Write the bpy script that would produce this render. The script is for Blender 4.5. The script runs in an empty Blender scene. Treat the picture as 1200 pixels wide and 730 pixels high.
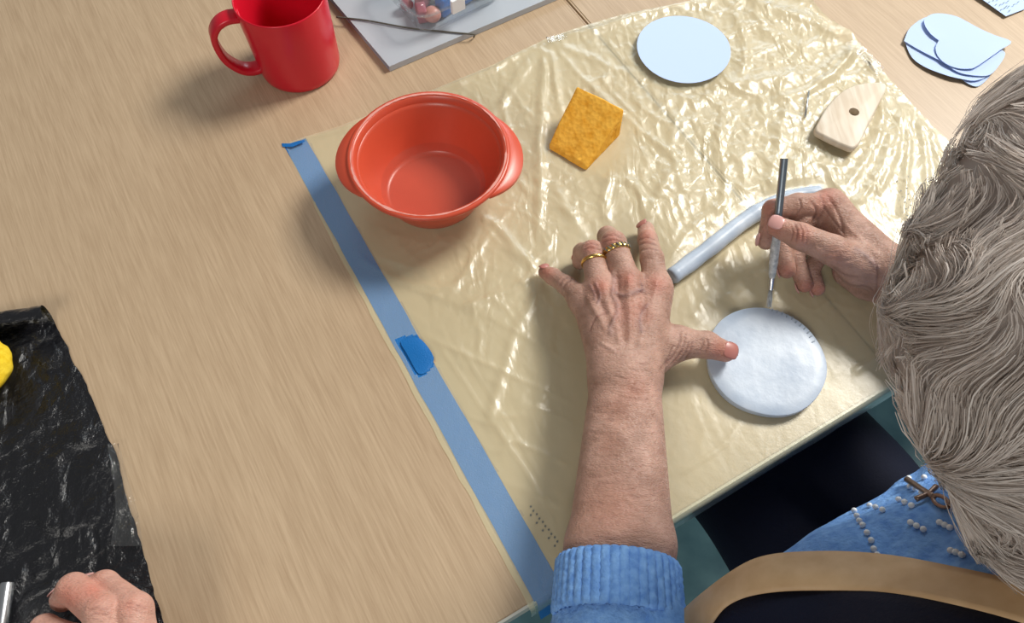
import bpy, bmesh, math, random
import numpy as np
from mathutils import Vector, Matrix

# ------------------------------------------------------------------ camera
FPX = 890.0; PITCH = math.radians(62.0); CAMH = 1.32; TZ = 0.72      # table top at 0.72 m
scene = bpy.context.scene
col = scene.collection
cam_d = bpy.data.cameras.new('camera'); cam = bpy.data.objects.new('camera', cam_d); col.objects.link(cam)
cam.location = (0, 0, CAMH); cam.rotation_euler = (math.pi / 2 - PITCH, 0, 0)
cam_d.sensor_width = 36.0; cam_d.lens = 36.0 * FPX / 1200.0; cam_d.clip_start = 0.02
scene.camera = cam
# ------------------------------------------------------------------ world + lamps + exposure
w = bpy.data.worlds.new('room_light'); scene.world = w; w.use_nodes = True
bg = w.node_tree.nodes['Background']; bg.inputs[0].default_value = (0.95, 0.98, 1.0, 1); bg.inputs[1].default_value = 0.21
def area(name, loc, target, sx, sy, power, colr):
    d = bpy.data.lights.new(name, 'AREA'); d.shape = 'RECTANGLE'; d.size = sx; d.size_y = sy
    d.energy = power; d.color = colr
    o = bpy.data.objects.new(name, d); col.objects.link(o); o.location = loc
    o.rotation_euler = (Vector(target) - Vector(loc)).to_track_quat('-Z', 'Y').to_euler()
    return o
area('ceiling_and_fill_light', (1.60, 1.50, 2.62), (0.05, 0.30, 0.72), 0.75, 0.75, 88, (1.0, 0.965, 0.90))
area('ceiling_and_fill_light', (-0.7, -1.7, 2.62), (0.2, 0.2, 0.72), 0.8, 0.8, 26, (1.0, 0.965, 0.90))  # unseen panel added as fill for the hair, strap, navy cloth and table edge
area('window_daylight', (0.9, 4.2, 2.3), (0.15, 0.4, 0.72), 1.9, 1.1, 46, (0.76, 0.89, 1.0))
vs = scene.view_settings; vs.view_transform = 'Standard'; vs.look = 'None'; vs.gamma = 1.0
vs.use_curve_mapping = False; vs.exposure = -0.08

# ------------------------------------------------------------------ coordinate helpers
ct, st = math.cos(PITCH), math.sin(PITCH)
CAM = np.array([0, 0, CAMH])
def ray(x, y):
    a = (x - 600) / FPX; b = (y - 365) / FPX
    return np.array([a, ct - b * st, -st - b * ct])
def P(x, y, h=0.0):
    """photo pixel -> point at height h above the table top"""
    r = ray(x, y); return CAM + r * ((TZ + h - CAMH) / r[2])
def proj(p):
    p = np.asarray(p, float) - CAM
    X = p[..., 0]; U = p[..., 1] * st + p[..., 2] * ct; Fd = p[..., 1] * ct - p[..., 2] * st
    return 600 + FPX * X / Fd, 365 - FPX * U / Fd
AX = np.array([0.869, 0.495]); BX = np.array([-0.495, 0.869]); ANG = math.atan2(0.495, 0.869)
def T(a, b, z):
    """table axes (along the edge, away from the edge) -> world"""
    return np.array([a * AX[0] + b * BX[0], a * AX[1] + b * BX[1], z])
def AB(x, y, h=0.0):
    p = P(x, y, h); return np.array([p[:2] @ AX, p[:2] @ BX])
rng = np.random.default_rng(7)

# ------------------------------------------------------------------ object helpers
def setp(o, label=None, cat=None, group=None, kind=None):
    if label: o['label'] = label
    if cat: o['category'] = cat
    if group: o['group'] = group
    if kind: o['kind'] = kind
    return o
def thing(name, loc, label, cat, group=None):
    o = bpy.data.objects.new(name, None); col.objects.link(o); o.location = tuple(loc); o.empty_display_size = 0.02
    return setp(o, label, cat, group)
def link(o, parent=None):
    """o is built in world coordinates (or has its own world location)"""
    col.objects.link(o)
    if parent is not None:
        o.parent = parent
        if parent.parent is None: o.matrix_parent_inverse = Matrix.Translation(-Vector(parent.location))   # parts keep world coordinates
    return o
def mesh_np(name, v, f, mat, parent=None, smooth=True):
    me = bpy.data.meshes.new(name); me.from_pydata([tuple(map(float, q)) for q in v], [], [tuple(map(int, q)) for q in f])
    me.update()
    if smooth: me.shade_smooth()
    if mat: me.materials.append(mat)
    o = bpy.data.objects.new(name, me); return link(o, parent)
def mesh_quads(name, v, q, mat, parent=None, smooth=True):
    """fast path for big all-quad / all-tri meshes"""
    me = bpy.data.meshes.new(name); v = np.asarray(v, np.float32); q = np.asarray(q, np.int32); n = q.shape[1]
    me.vertices.add(len(v)); me.vertices.foreach_set('co', v.ravel())
    me.loops.add(q.size); me.loops.foreach_set('vertex_index', q.ravel())
    me.polygons.add(len(q)); me.polygons.foreach_set('loop_start', np.arange(0, q.size, n, dtype=np.int32))
    me.update(calc_edges=True); me.validate()
    if smooth: me.shade_smooth()
    if mat: me.materials.append(mat)
    o = bpy.data.objects.new(name, me); return link(o, parent)
def mesh_bm(name, bm, mat, parent=None, smooth=True):
    bmesh.ops.recalc_face_normals(bm, faces=bm.faces)
    me = bpy.data.meshes.new(name); bm.to_mesh(me); bm.free()
    if smooth: me.shade_smooth()
    if mat: me.materials.append(mat)
    o = bpy.data.objects.new(name, me); return link(o, parent)
def autosmooth(o, deg=35):
    me = o.data; bm = bmesh.new(); bm.from_mesh(me)
    for e in bm.edges:
        if len(e.link_faces) == 2 and e.calc_face_angle(0) > math.radians(deg): e.smooth = False
    bm.to_mesh(me); bm.free(); return o
def lathe(prof, n=72, center=(0, 0, 0)):
    bm = bmesh.new(); rings = []
    for r, z in prof:
        if r < 1e-6: rings.append([bm.verts.new((center[0], center[1], center[2] + z))])
        else: rings.append([bm.verts.new((center[0] + r * math.cos(2 * math.pi * k / n), center[1] + r * math.sin(2 * math.pi * k / n), center[2] + z)) for k in range(n)])
    for a, b in zip(rings[:-1], rings[1:]):
        for k in range(n):
            k2 = (k + 1) % n
            if len(a) == 1: bm.faces.new((a[0], b[k], b[k2]))
            elif len(b) == 1: bm.faces.new((a[k], a[k2], b[0]))
            else: bm.faces.new((a[k], a[k2], b[k2], b[k]))
    return bm
def box_bm(lo, hi, bevel=0.0, seg=2):
    bm = bmesh.new(); bmesh.ops.create_cube(bm, size=1.0)
    for v in bm.verts: v.co = Vector([lo[i] + (v.co[i] + 0.5) * (hi[i] - lo[i]) for i in range(3)])
    if bevel: bmesh.ops.bevel(bm, geom=bm.edges[:], offset=bevel, segments=seg, profile=0.5, affect='EDGES')
    return bm
def catmull(pts, n):
    pts = np.asarray(pts, float); m = len(pts); out = []
    for i in range(m - 1):
        p0 = pts[max(i - 1, 0)]; p1 = pts[i]; p2 = pts[i + 1]; p3 = pts[min(i + 2, m - 1)]
        for k in range(n):
            t = k / n
            out.append(0.5 * ((2 * p1) + (-p0 + p2) * t + (2 * p0 - 5 * p1 + 4 * p2 - p3) * t * t + (-p0 + 3 * p1 - 3 * p2 + p3) * t ** 3))
    out.append(pts[-1]); return np.array(out)
def resample(pts, n):
    pts = np.asarray(pts, float); d = np.r_[0, np.cumsum(np.linalg.norm(np.diff(pts, axis=0), axis=1))]
    t = np.linspace(0, d[-1], n); return np.stack([np.interp(t, d, pts[:, k]) for k in range(pts.shape[1])], 1)
def tube(pts, rad, n=10, closed_ends=True, flat=None):
    """tube mesh along pts; rad scalar or per-point; flat=(direction, ratio) squashes the section"""
    pts = np.asarray(pts, float); m = len(pts); rad = np.broadcast_to(np.asarray(rad, float), (m,))
    tan = np.gradient(pts, axis=0); tan /= np.linalg.norm(tan, axis=1)[:, None] + 1e-12
    up = np.array([0, 0, 1.0]); v = []
    if abs(tan[0] @ up) > 0.9: up = np.array([0, 1.0, 0])
    nrm = up - tan[0] * (tan[0] @ up); nrm /= np.linalg.norm(nrm)
    for i in range(m):
        nrm = nrm - tan[i] * (tan[i] @ nrm); nrm /= np.linalg.norm(nrm); b = np.cross(tan[i], nrm)
        for k in range(n):
            a = 2 * math.pi * k / n
            v.append(pts[i] + rad[i] * (math.cos(a) * nrm * (flat or 1.0) + math.sin(a) * b))
    f = [(i * n + k, i * n + (k + 1) % n, (i + 1) * n + (k + 1) % n, (i + 1) * n + k) for i in range(m - 1) for k in range(n)]
    if closed_ends:
        f.append(tuple(range(n))[::-1]); f.append(tuple((m - 1) * n + k for k in range(n)))
    return v, f
def plate(outline, z0, z1, bevel=0.0, seg=2, hole=None):
    """extruded flat outline (world xy) with optional hole outline"""
    bm = bmesh.new()
    bot = [bm.verts.new((p[0], p[1], z0)) for p in outline]; top = [bm.verts.new((p[0], p[1], z1)) for p in outline]
    n = len(bot); fs = []
    if hole is None:
        ft = bm.faces.new(top); bm.faces.new(bot[::-1])
        for k in range(n): bm.faces.new((bot[k], bot[(k + 1) % n], top[(k + 1) % n], top[k]))
        if bevel:
            bm.edges.ensure_lookup_table()
            bmesh.ops.bevel(bm, geom=[e for e in bm.edges if abs(e.verts[0].co.z - e.verts[1].co.z) < 1e-9], offset=bevel, segments=seg, profile=0.5, affect='EDGES')
    return bm
def inside(poly, x, y):
    c = np.zeros(np.shape(x), bool); n = len(poly)
    for i in range(n):
        x1, y1 = poly[i]; x2, y2 = poly[(i + 1) % n]
        c ^= ((y1 > y) != (y2 > y)) & (x < (x2 - x1) * (y - y1) / (y2 - y1 + 1e-12) + x1)
    return c
def seg_dist(x, y, pts):
    """distance from 2-D points to a polyline"""
    d = np.full(np.shape(x), 1e9); s = np.zeros(np.shape(x)); L = len(pts) - 1
    for i in range(L):
        a = pts[i]; b = pts[i + 1]; vx, vy = b[0] - a[0], b[1] - a[1]; q = vx * vx + vy * vy + 1e-12
        t = np.clip(((x - a[0]) * vx + (y - a[1]) * vy) / q, 0, 1)
        dd = np.hypot(x - a[0] - t * vx, y - a[1] - t * vy)
        m = dd < d; s = np.where(m, (i + t) / L, s); d = np.where(m, dd, d)
    return d, s
# value noise -------------------------------------------------------
class VN:
    def __init__(s, seed): s.g = np.random.default_rng(seed).random((256, 256)) * 2 - 1
    def __call__(s, x, y):
        xi = np.floor(x).astype(int); yi = np.floor(y).astype(int); fx = x - xi; fy = y - yi
        fx = fx * fx * fx * (fx * (fx * 6 - 15) + 10); fy = fy * fy * fy * (fy * (fy * 6 - 15) + 10); g = s.g
        a = g[xi & 255, yi & 255]; b = g[(xi + 1) & 255, yi & 255]; c = g[xi & 255, (yi + 1) & 255]; d = g[(xi + 1) & 255, (yi + 1) & 255]
        return (a * (1 - fx) + b * fx) * (1 - fy) + (c * (1 - fx) + d * fx) * fy
def fbm3(p, f, seed=0):
    """cheap smooth vector noise: sums of sines"""
    r = np.random.default_rng(seed); o = np.zeros_like(p)
    for k in range(6):
        K = r.normal(size=(3, 3)); K /= np.linalg.norm(K, axis=1)[:, None]
        ph = r.random(3) * 6.28; s = f * (0.6 + 0.9 * r.random())
        o += np.sin(p @ (K.T * s) + ph) / 2.4
    return o

# ------------------------------------------------------------------ signed-distance modelling
def cap(p, a, b, ra, rb):
    a = np.asarray(a, np.float32); b = np.asarray(b, np.float32); v = b - a; q = float(v @ v) + 1e-12
    t = np.clip(((p - a) @ v) / q, 0, 1)
    return np.linalg.norm(p - a - t[:, None] * v, axis=1) - (ra + (rb - ra) * t)
def ell(p, c, r, R=None):
    d = p - np.asarray(c, np.float32)
    if R is not None: d = d @ np.asarray(R, np.float32).T         # rows of R are the local axes
    r = np.asarray(r, np.float32); k0 = np.linalg.norm(d / r, axis=1); k1 = np.linalg.norm(d / (r * r), axis=1) + 1e-9
    return k0 * (k0 - 1) / k1
def smin(a, b, k):
    h = np.clip(0.5 + 0.5 * (b - a) / k, 0, 1); return b + (a - b) * h - k * h * (1 - h)
def smax(a, b, k): return -smin(-a, -b, k)
def sdf_mesh(fn, lo, hi, h):
    lo = np.asarray(lo, np.float32); nb = np.ceil((np.asarray(hi) - lo) / (4 * h)).astype(int) + 1
    def ev(p):
        return np.concatenate([fn(p[i:i + 200000]) for i in range(0, len(p), 200000)]) if len(p) else np.zeros(0)
    bi = np.stack(np.meshgrid(*[np.arange(k) for k in nb], indexing='ij'), -1).reshape(-1, 3)
    cd = ev((lo + (bi * 4 + 1.5) * h).astype(np.float32)).astype(np.float32)
    g = np.repeat(np.repeat(np.repeat(cd.reshape(nb), 4, 0), 4, 1), 4, 2)
    act = bi[np.abs(cd) < 4 * h * 1.9]
    off = np.stack(np.meshgrid(*[np.arange(4)] * 3, indexing='ij'), -1).reshape(-1, 3)
    fi = (act[:, None, :] * 4 + off[None]).reshape(-1, 3)
    g[fi[:, 0], fi[:, 1], fi[:, 2]] = ev((lo + fi * h).astype(np.float32))
    s = g < 0
    nx, ny, nz = g.shape
    c8 = [(i, j, k) for i in (0, 1) for j in (0, 1) for k in (0, 1)]
    cnt = sum(s[i:nx - 1 + i, j:ny - 1 + j, k:nz - 1 + k].astype(np.int8) for i, j, k in c8)
    ac = np.argwhere((cnt > 0) & (cnt < 8)); idx = -np.ones(cnt.shape, np.int32); idx[ac[:, 0], ac[:, 1], ac[:, 2]] = np.arange(len(ac))
    acc = np.zeros((len(ac), 3)); num = np.zeros(len(ac))
    for a in c8:
        for ax in range(3):
            if a[ax]: continue
            b = list(a); b[ax] = 1
            va = g[ac[:, 0] + a[0], ac[:, 1] + a[1], ac[:, 2] + a[2]]; vb = g[ac[:, 0] + b[0], ac[:, 1] + b[1], ac[:, 2] + b[2]]
            m = (va < 0) != (vb < 0); t = np.where(m, va / (va - vb + 1e-20), 0)
            q = np.tile(np.array(a, float), (len(ac), 1)); q[:, ax] = t
            acc += q * m[:, None]; num += m
    v = lo + (ac + acc / num[:, None]) * h
    quads = []
    for ax in range(3):
        o1, o2 = (ax + 1) % 3, (ax + 2) % 3
        sl0 = [slice(1, -1)] * 3; sl0[ax] = slice(0, -1); sl1 = [slice(1, -1)] * 3; sl1[ax] = slice(1, None)
        A_ = s[tuple(sl0)]; B_ = s[tuple(sl1)]
        for flip, m in ((False, A_ & ~B_), (True, ~A_ & B_)):
            e = np.argwhere(m); e[:, o1] += 1; e[:, o2] += 1
            def cell(d1, d2):
                q = e.copy(); q[:, o1] -= d1; q[:, o2] -= d2; return idx[q[:, 0], q[:, 1], q[:, 2]]
            Q = np.stack([cell(1, 1), cell(0, 1), cell(0, 0), cell(1, 0)], 1)
            quads.append(Q[:, ::-1] if flip else Q)
    q = np.concatenate(quads); q = q[(q >= 0).all(1)]
    return v, q
def normals(v, q):
    n = np.zeros_like(v); fn = np.cross(v[q[:, 2]] - v[q[:, 0]], v[q[:, 3]] - v[q[:, 1]])
    for k in range(4): np.add.at(n, q[:, k], fn)
    return n / (np.linalg.norm(n, axis=1)[:, None] + 1e-12)
def hit(fn, x, y, t0=0.15, lift=0.0, tmax=1.6):
    """first surface point of an SDF along the sight line of a photo pixel"""
    d = ray(x, y); d = d / np.linalg.norm(d); t = t0
    for _ in range(120):
        s = float(fn((CAM + d * t)[None].astype(np.float32))[0]) - lift
        t += s * 0.8
        if abs(s) < 2e-4 or t > tmax: break
    return CAM + d * t
def fgrad(fn, p, e=0.001):
    g = np.zeros_like(p)
    for k in range(3):
        o = np.zeros(3, np.float32); o[k] = e; g[:, k] = fn((p + o).astype(np.float32)) - fn((p - o).astype(np.float32))
    return g / (np.linalg.norm(g, axis=1)[:, None] + 1e-12)

# ------------------------------------------------------------------ materials
def mat(name, colr=(0.8, 0.8, 0.8), rough=0.5, metal=0.0, spec=0.5):
    m = bpy.data.materials.new(name); m.use_nodes = True; b = m.node_tree.nodes['Principled BSDF']
    b.inputs['Base Color'].default_value = (*colr, 1); b.inputs['Roughness'].default_value = rough
    b.inputs['Metallic'].default_value = metal; b.inputs['Specular IOR Level'].default_value = spec
    return m
def nd(m, t, **kw):
    n = m.node_tree.nodes.new(t)
    for k, v in kw.items():
        if k in n.inputs: n.inputs[k].default_value = v
        else: setattr(n, k, v)
    return n
def lk(m, a, b): m.node_tree.links.new(a, b)
def bsdf(m): return m.node_tree.nodes['Principled BSDF']
def noise_color(m, scale, c1, c2, lo=0.35, hi=0.65, detail=4, vec=(1, 1, 1), dist=0.0):
    tc = nd(m, 'ShaderNodeTexCoord'); mp = nd(m, 'ShaderNodeMapping'); mp.inputs['Scale'].default_value = vec
    n = nd(m, 'ShaderNodeTexNoise', Scale=scale, Detail=detail, Distortion=dist)
    r = nd(m, 'ShaderNodeValToRGB'); r.color_ramp.elements[0].position = lo; r.color_ramp.elements[1].position = hi
    r.color_ramp.elements[0].color = (*c1, 1); r.color_ramp.elements[1].color = (*c2, 1)
    lk(m, tc.outputs['Object'], mp.inputs[0]); lk(m, mp.outputs[0], n.inputs['Vector']); lk(m, n.outputs[0], r.inputs[0])
    lk(m, r.outputs[0], bsdf(m).inputs['Base Color']); return n, r
def bump(m, src, dist, strength=1.0, target=None):
    b = nd(m, 'ShaderNodeBump', Distance=dist, Strength=strength); lk(m, src, b.inputs['Height'])
    lk(m, b.outputs[0], (target or bsdf(m)).inputs['Normal']); return b
def noise_bump(m, scale, dist, detail=4, vec=(1, 1, 1), target=None):
    tc = nd(m, 'ShaderNodeTexCoord'); mp = nd(m, 'ShaderNodeMapping'); mp.inputs['Scale'].default_value = vec
    n = nd(m, 'ShaderNodeTexNoise', Scale=scale, Detail=detail)
    lk(m, tc.outputs['Object'], mp.inputs[0]); lk(m, mp.outputs[0], n.inputs['Vector'])
    return bump(m, n.outputs[0], dist, 1.0, target)

# beech laminate: fine streaks along the table's depth plus a slow tone change
m_wood = mat('beech_laminate', rough=0.42)
tc = nd(m_wood, 'ShaderNodeTexCoord'); mp1 = nd(m_wood, 'ShaderNodeMapping'); mp1.inputs['Scale'].default_value = (700, 26, 1)
mp2 = nd(m_wood, 'ShaderNodeMapping'); mp2.inputs['Scale'].default_value = (120, 3.0, 1)
n1 = nd(m_wood, 'ShaderNodeTexNoise', Scale=1.0, Detail=5, Roughness=0.6); n2 = nd(m_wood, 'ShaderNodeTexNoise', Scale=1.0, Detail=3, Distortion=0.6)
lk(m_wood, tc.outputs['Object'], mp1.inputs[0]); lk(m_wood, tc.outputs['Object'], mp2.inputs[0])
lk(m_wood, mp1.outputs[0], n1.inputs['Vector']); lk(m_wood, mp2.outputs[0], n2.inputs['Vector'])
mx = nd(m_wood, 'ShaderNodeMix', data_type='FLOAT'); mx.inputs[0].default_value = 0.28
lk(m_wood, n1.outputs[0], mx.inputs[2]); lk(m_wood, n2.outputs[0], mx.inputs[3])
rp = nd(m_wood, 'ShaderNodeValToRGB'); rp.color_ramp.elements[0].position = 0.33; rp.color_ramp.elements[1].position = 0.66
rp.color_ramp.elements[0].color = (0.40, 0.282, 0.175, 1); rp.color_ramp.elements[1].color = (0.525, 0.39, 0.255, 1)
lk(m_wood, mx.outputs[0], rp.inputs[0]); lk(m_wood, rp.outputs[0], bsdf(m_wood).inputs['Base Color'])
m_edge = mat('table_edge_band', (0.60, 0.58, 0.50), 0.4)
m_steel = mat('painted_steel', (0.10, 0.10, 0.11), 0.4, 0.6)
m_floor = mat('teal_vinyl_floor', rough=0.45)
noise_color(m_floor, 14, (0.09, 0.20, 0.235), (0.16, 0.31, 0.34), detail=6)

def film(name, body, tint, cover, rough, bscale, bdist, spec_fac=1.0, crinkle=0.0, by_attr=False):
    """thin plastic film: part see-through, part milky, with a glossy coat"""
    m = bpy.data.materials.new(name); m.use_nodes = True; nt = m.node_tree; nt.nodes.clear()
    out = nd(m, 'ShaderNodeOutputMaterial'); tr = nd(m, 'ShaderNodeBsdfTransparent', Color=(*tint, 1)); df = nd(m, 'ShaderNodeBsdfDiffuse', Color=(*body, 1))
    tl = nd(m, 'ShaderNodeBsdfTranslucent', Color=(*body, 1))
    gl = nd(m, 'ShaderNodeBsdfGlossy', Roughness=rough); fr = nd(m, 'ShaderNodeLayerWeight', Blend=0.5); pw = nd(m, 'ShaderNodeMath', operation='POWER'); pw.inputs[1].default_value = 5.0; sk = nd(m, 'ShaderNodeMath', operation='MULTIPLY_ADD'); sk.inputs[1].default_value = 0.95; sk.inputs[2].default_value = 0.045
    mlt = nd(m, 'ShaderNodeMath', operation='MULTIPLY'); mlt.inputs[1].default_value = spec_fac; mlt.use_clamp = True
    m1 = nd(m, 'ShaderNodeMixShader'); m1.inputs[0].default_value = cover
    m2 = nd(m, 'ShaderNodeMixShader')
    lk(m, tr.outputs[0], m1.inputs[1]); lk(m, df.outputs[0], m1.inputs[2])
    lk(m, fr.outputs['Facing'], pw.inputs[0]); lk(m, pw.outputs[0], sk.inputs[0]); lk(m, sk.outputs[0], mlt.inputs[0]); lk(m, mlt.outputs[0], m2.inputs[0])
    lk(m, m1.outputs[0], m2.inputs[1]); lk(m, gl.outputs[0], m2.inputs[2]); lk(m, m2.outputs[0], out.inputs[0])
    t = nd(m, 'ShaderNodeTexCoord'); n = nd(m, 'ShaderNodeTexNoise', Scale=bscale, Detail=5, Roughness=0.62)
    lk(m, t.outputs['Object'], n.inputs['Vector'])
    b = nd(m, 'ShaderNodeBump', Distance=bdist); lk(m, n.outputs[0], b.inputs['Height'])
    if crinkle:      # sharp little facets between creases
        mp = nd(m, 'ShaderNodeMapping'); mp.inputs['Rotation'].default_value = (0, 0, 0.6); mp.inputs['Scale'].default_value = (1.0, 0.45, 1.0)
        wn = nd(m, 'ShaderNodeTexNoise', Scale=26.0, Detail=2.0); vm = nd(m, 'ShaderNodeVectorMath', operation='MULTIPLY_ADD'); vm.inputs[1].default_value = (0.05, 0.05, 0.0)
        vo = nd(m, 'ShaderNodeTexVoronoi', Scale=55.0, feature='DISTANCE_TO_EDGE'); vo2 = nd(m, 'ShaderNodeTexVoronoi', Scale=95.0)
        lk(m, t.outputs['Object'], mp.inputs[0]); lk(m, mp.outputs[0], wn.inputs['Vector']); lk(m, wn.outputs['Color'], vm.inputs[0]); lk(m, mp.outputs[0], vm.inputs[2])
        lk(m, vm.outputs[0], vo.inputs['Vector']); lk(m, vm.outputs[0], vo2.inputs['Vector'])
        ad = nd(m, 'ShaderNodeMath', operation='MULTIPLY_ADD'); ad.inputs[1].default_value = 0.5; lk(m, vo2.outputs['Distance'], ad.inputs[0]); lk(m, vo.outputs['Distance'], ad.inputs[2])
        hs_out = ad.outputs[0]
        if by_attr:      # the film is more crumpled in some places than in others
            an_ = nd(m, 'ShaderNodeAttribute', attribute_name='crumple'); ml = nd(m, 'ShaderNodeMath', operation='MULTIPLY'); lk(m, ad.outputs[0], ml.inputs[0]); lk(m, an_.outputs['Fac'], ml.inputs[1]); hs_out = ml.outputs[0]
        b2 = nd(m, 'ShaderNodeBump', Distance=crinkle); lk(m, hs_out, b2.inputs['Height']); lk(m, b2.outputs[0], b.inputs['Normal'])
    for q in (gl, fr, df): lk(m, b.outputs[0], q.inputs['Normal'])
    return m
m_yfilm = film('yellow_plastic_film', (0.93, 0.88, 0.62), (0.99, 0.995, 0.90), 0.31, 0.33, 60, 0.0004, 1.6, 0.0016, True)
m_yfilm2 = film('yellow_film_stuck_to_tape', (0.86, 0.97, 0.84), (0.98, 1.0, 0.97), 0.17, 0.25, 70, 0.0004, 1.2, 0.0006)
m_bfilm = film('black_plastic_film', (0.006, 0.006, 0.008), (0.0, 0.0, 0.0), 1.0, 0.27, 110, 0.0025, 1.6, 0.002)
m_ctape = film('clear_tape_film', (0.8, 0.8, 0.75), (0.99, 0.99, 0.98), 0.015, 0.10, 90, 0.002, 2.6, 0.006)
m_btape = mat('blue_masking_tape', (0.004, 0.15, 0.47), 0.45)
noise_bump(m_btape, 900, 0.0004)

# ================================================================== the setting
def plane_np(name, lo, hi, z, m, kind):
    o = mesh_np(name, [(lo[0], lo[1], z), (hi[0], lo[1], z), (hi[0], hi[1], z), (lo[0], hi[1], z)], [(0, 1, 2, 3)], m); o['kind'] = kind; return o
plane_np('floor', (-3, -2.5), (4, 5), 0.0, m_floor, 'structure')

EDGE_B = 0.0555; JOINT_A = 0.4125
def table(a0, a1, label):
    r = thing('table', (0, 0, 0), label, 'table', None); r.rotation_euler = (0, 0, ANG); r.location = tuple(T(a0, EDGE_B, 0))
    W = a1 - a0; D = 0.92
    def part(name, bm, m):
        bmesh.ops.recalc_face_normals(bm, faces=bm.faces)
        me = bpy.data.meshes.new(name); bm.to_mesh(me); bm.free(); me.materials.append(m)
        o = bpy.data.objects.new(name, me); col.objects.link(o); o.parent = r; return o
    part('table_top', box_bm((0.0015, 0.002, TZ - 0.024), (W - 0.0015, D - 0.002, TZ), 0.001, 1), m_wood)
    for lo, hi in (((0, 0, TZ - 0.024), (W, 0.002, TZ - 0.0004)), ((0, D - 0.002, TZ - 0.024), (W, D, TZ - 0.0004)),
                   ((0, 0.002, TZ - 0.024), (0.0015, D - 0.002, TZ - 0.0004)), ((W - 0.0015, 0.002, TZ - 0.024), (W, D - 0.002, TZ - 0.0004))):
        part('edge_band', box_bm(lo, hi), m_edge if lo[1] == 0 else m_wood)
    for x in (0.09, W - 0.09):
        for y in (0.26, D - 0.09):
            bm = box_bm((x - 0.018, y - 0.018, 0), (x + 0.018, y + 0.018, TZ - 0.024), 0.003, 2); part('leg', bm, m_steel)
    bm = box_bm((0.10, 0.255, TZ - 0.06), (W - 0.10, 0.275, TZ - 0.0245)); part('rail', bm, m_steel)
    return r
table(JOINT_A - 1.45, JOINT_A - 0.0012, 'pale beech table carrying the red mug and orange bowl')
table(JOINT_A + 0.0012, JOINT_A + 1.40, 'pale beech table carrying the pile of white paper shapes')

# ================================================================== the yellow plastic sheet
def coons(L, R, N_, F_, u, v):
    """L,R: curves along v at u=0/1; N_,F_: curves along u at v=0/1 (all resampled)"""
    U, V = np.meshgrid(u, v, indexing='ij'); U = U[..., None]; V = V[..., None]
    Lc = L[None]; Rc = R[None]; Nc = N_[:, None]; Fc = F_[:, None]
    return (1 - U) * Lc + U * Rc + (1 - V) * Nc + V * Fc - ((1 - U) * (1 - V) * L[0] + U * (1 - V) * R[0] + (1 - U) * V * L[-1] + U * V * R[-1])
vnA, vnB, vnC, vnD = VN(1), VN(2), VN(3), VN(4)
TAPE0, TAPE1 = 0.0515, 0.0745
nu, nv = 300, 270
far_px = [(333, 169), (400, 148), (470, 122), (520, 101), (580, 76), (640, 47), (700, 27), (755, 14), (800, 6), (850, -6), (935, -14)]
far = np.array([AB(*q) for q in far_px]); far = resample(catmull(far, 8), nu)
right_px = [(935, -14), (952, 8), (985, 38), (1012, 60), (1036, 88), (1052, 106), (1085, 142), (1112, 170), (1160, 226)]
rt = [AB(*q) for q in right_px] + [np.array([0.66, 0.115]), np.array([0.665, EDGE_B])]
rt = resample(catmull(rt, 8), nv)[::-1]
lf = resample([(TAPE0 - 0.0055, EDGE_B), (TAPE0 - 0.005, 0.20), (TAPE0 - 0.0045, 0.40), tuple(far[0])], nv)
lf[:, 0] += 0.0007 * vnA(lf[:, 1] * 60, lf[:, 1] * 0)
near = resample([(lf[0][0], EDGE_B), (rt[0][0], EDGE_B)], nu)
u = np.linspace(0, 1, nu); v_ = np.linspace(0, 1, nv)
G = coons(lf, rt, near, far, u, v_)
ga, gb = G[..., 0], G[..., 1]
wx = ga * AX[0] + gb * BX[0]; wy = ga * AX[1] + gb * BX[1]
gpx, gpy = proj(np.stack([wx, wy, np.full_like(wx, TZ)], -1))
def blob(x, y, r): return np.exp(-((gpx - x) ** 2 + (gpy - y) ** 2) / (2 * r * r))
# crinkle strength over the sheet: strong towards the far right, calm near the tape and the near edge
amp = 0.42 + 0.9 * blob(860, 90, 130) + 0.55 * blob(1000, 200, 120) + 0.5 * blob(700, 230, 90) + 0.35 * blob(560, 330, 70) + 0.35 * blob(1010, 20, 60)
amp *= np.clip((ga - TAPE1) / 0.05, 0.12, 1) * np.clip((gb - EDGE_B) / 0.12, 0.10, 1)
def crease(x, y, p=7):
    """thin sharp ridges with flat film between them"""
    return (1 - np.abs(vnA(x, y))) ** p + 0.55 * (1 - np.abs(vnB(x * 2.1 + 5, y * 2.1))) ** p + 0.28 * (1 - np.abs(vnC(x * 4.3, y * 4.3 + 9))) ** p
wa = ga + 0.010 * vnC(ga * 28, gb * 28); wb = gb + 0.010 * vnD(ga * 28 + 7, gb * 28)
hgt = amp * 0.0011 * crease(wa * 34 + wb * 9, wb * 26 - wa * 8) + amp * 0.0007 * crease(wa * 62 - wb * 14 + 40, wb * 24 + wa * 6 + 11, 6)
hgt += amp * 0.0016 * (0.5 + 0.5 * vnD(ga * 22, gb * 22)) + 0.00012 * amp * vnC(ga * 260, gb * 260)
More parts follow.
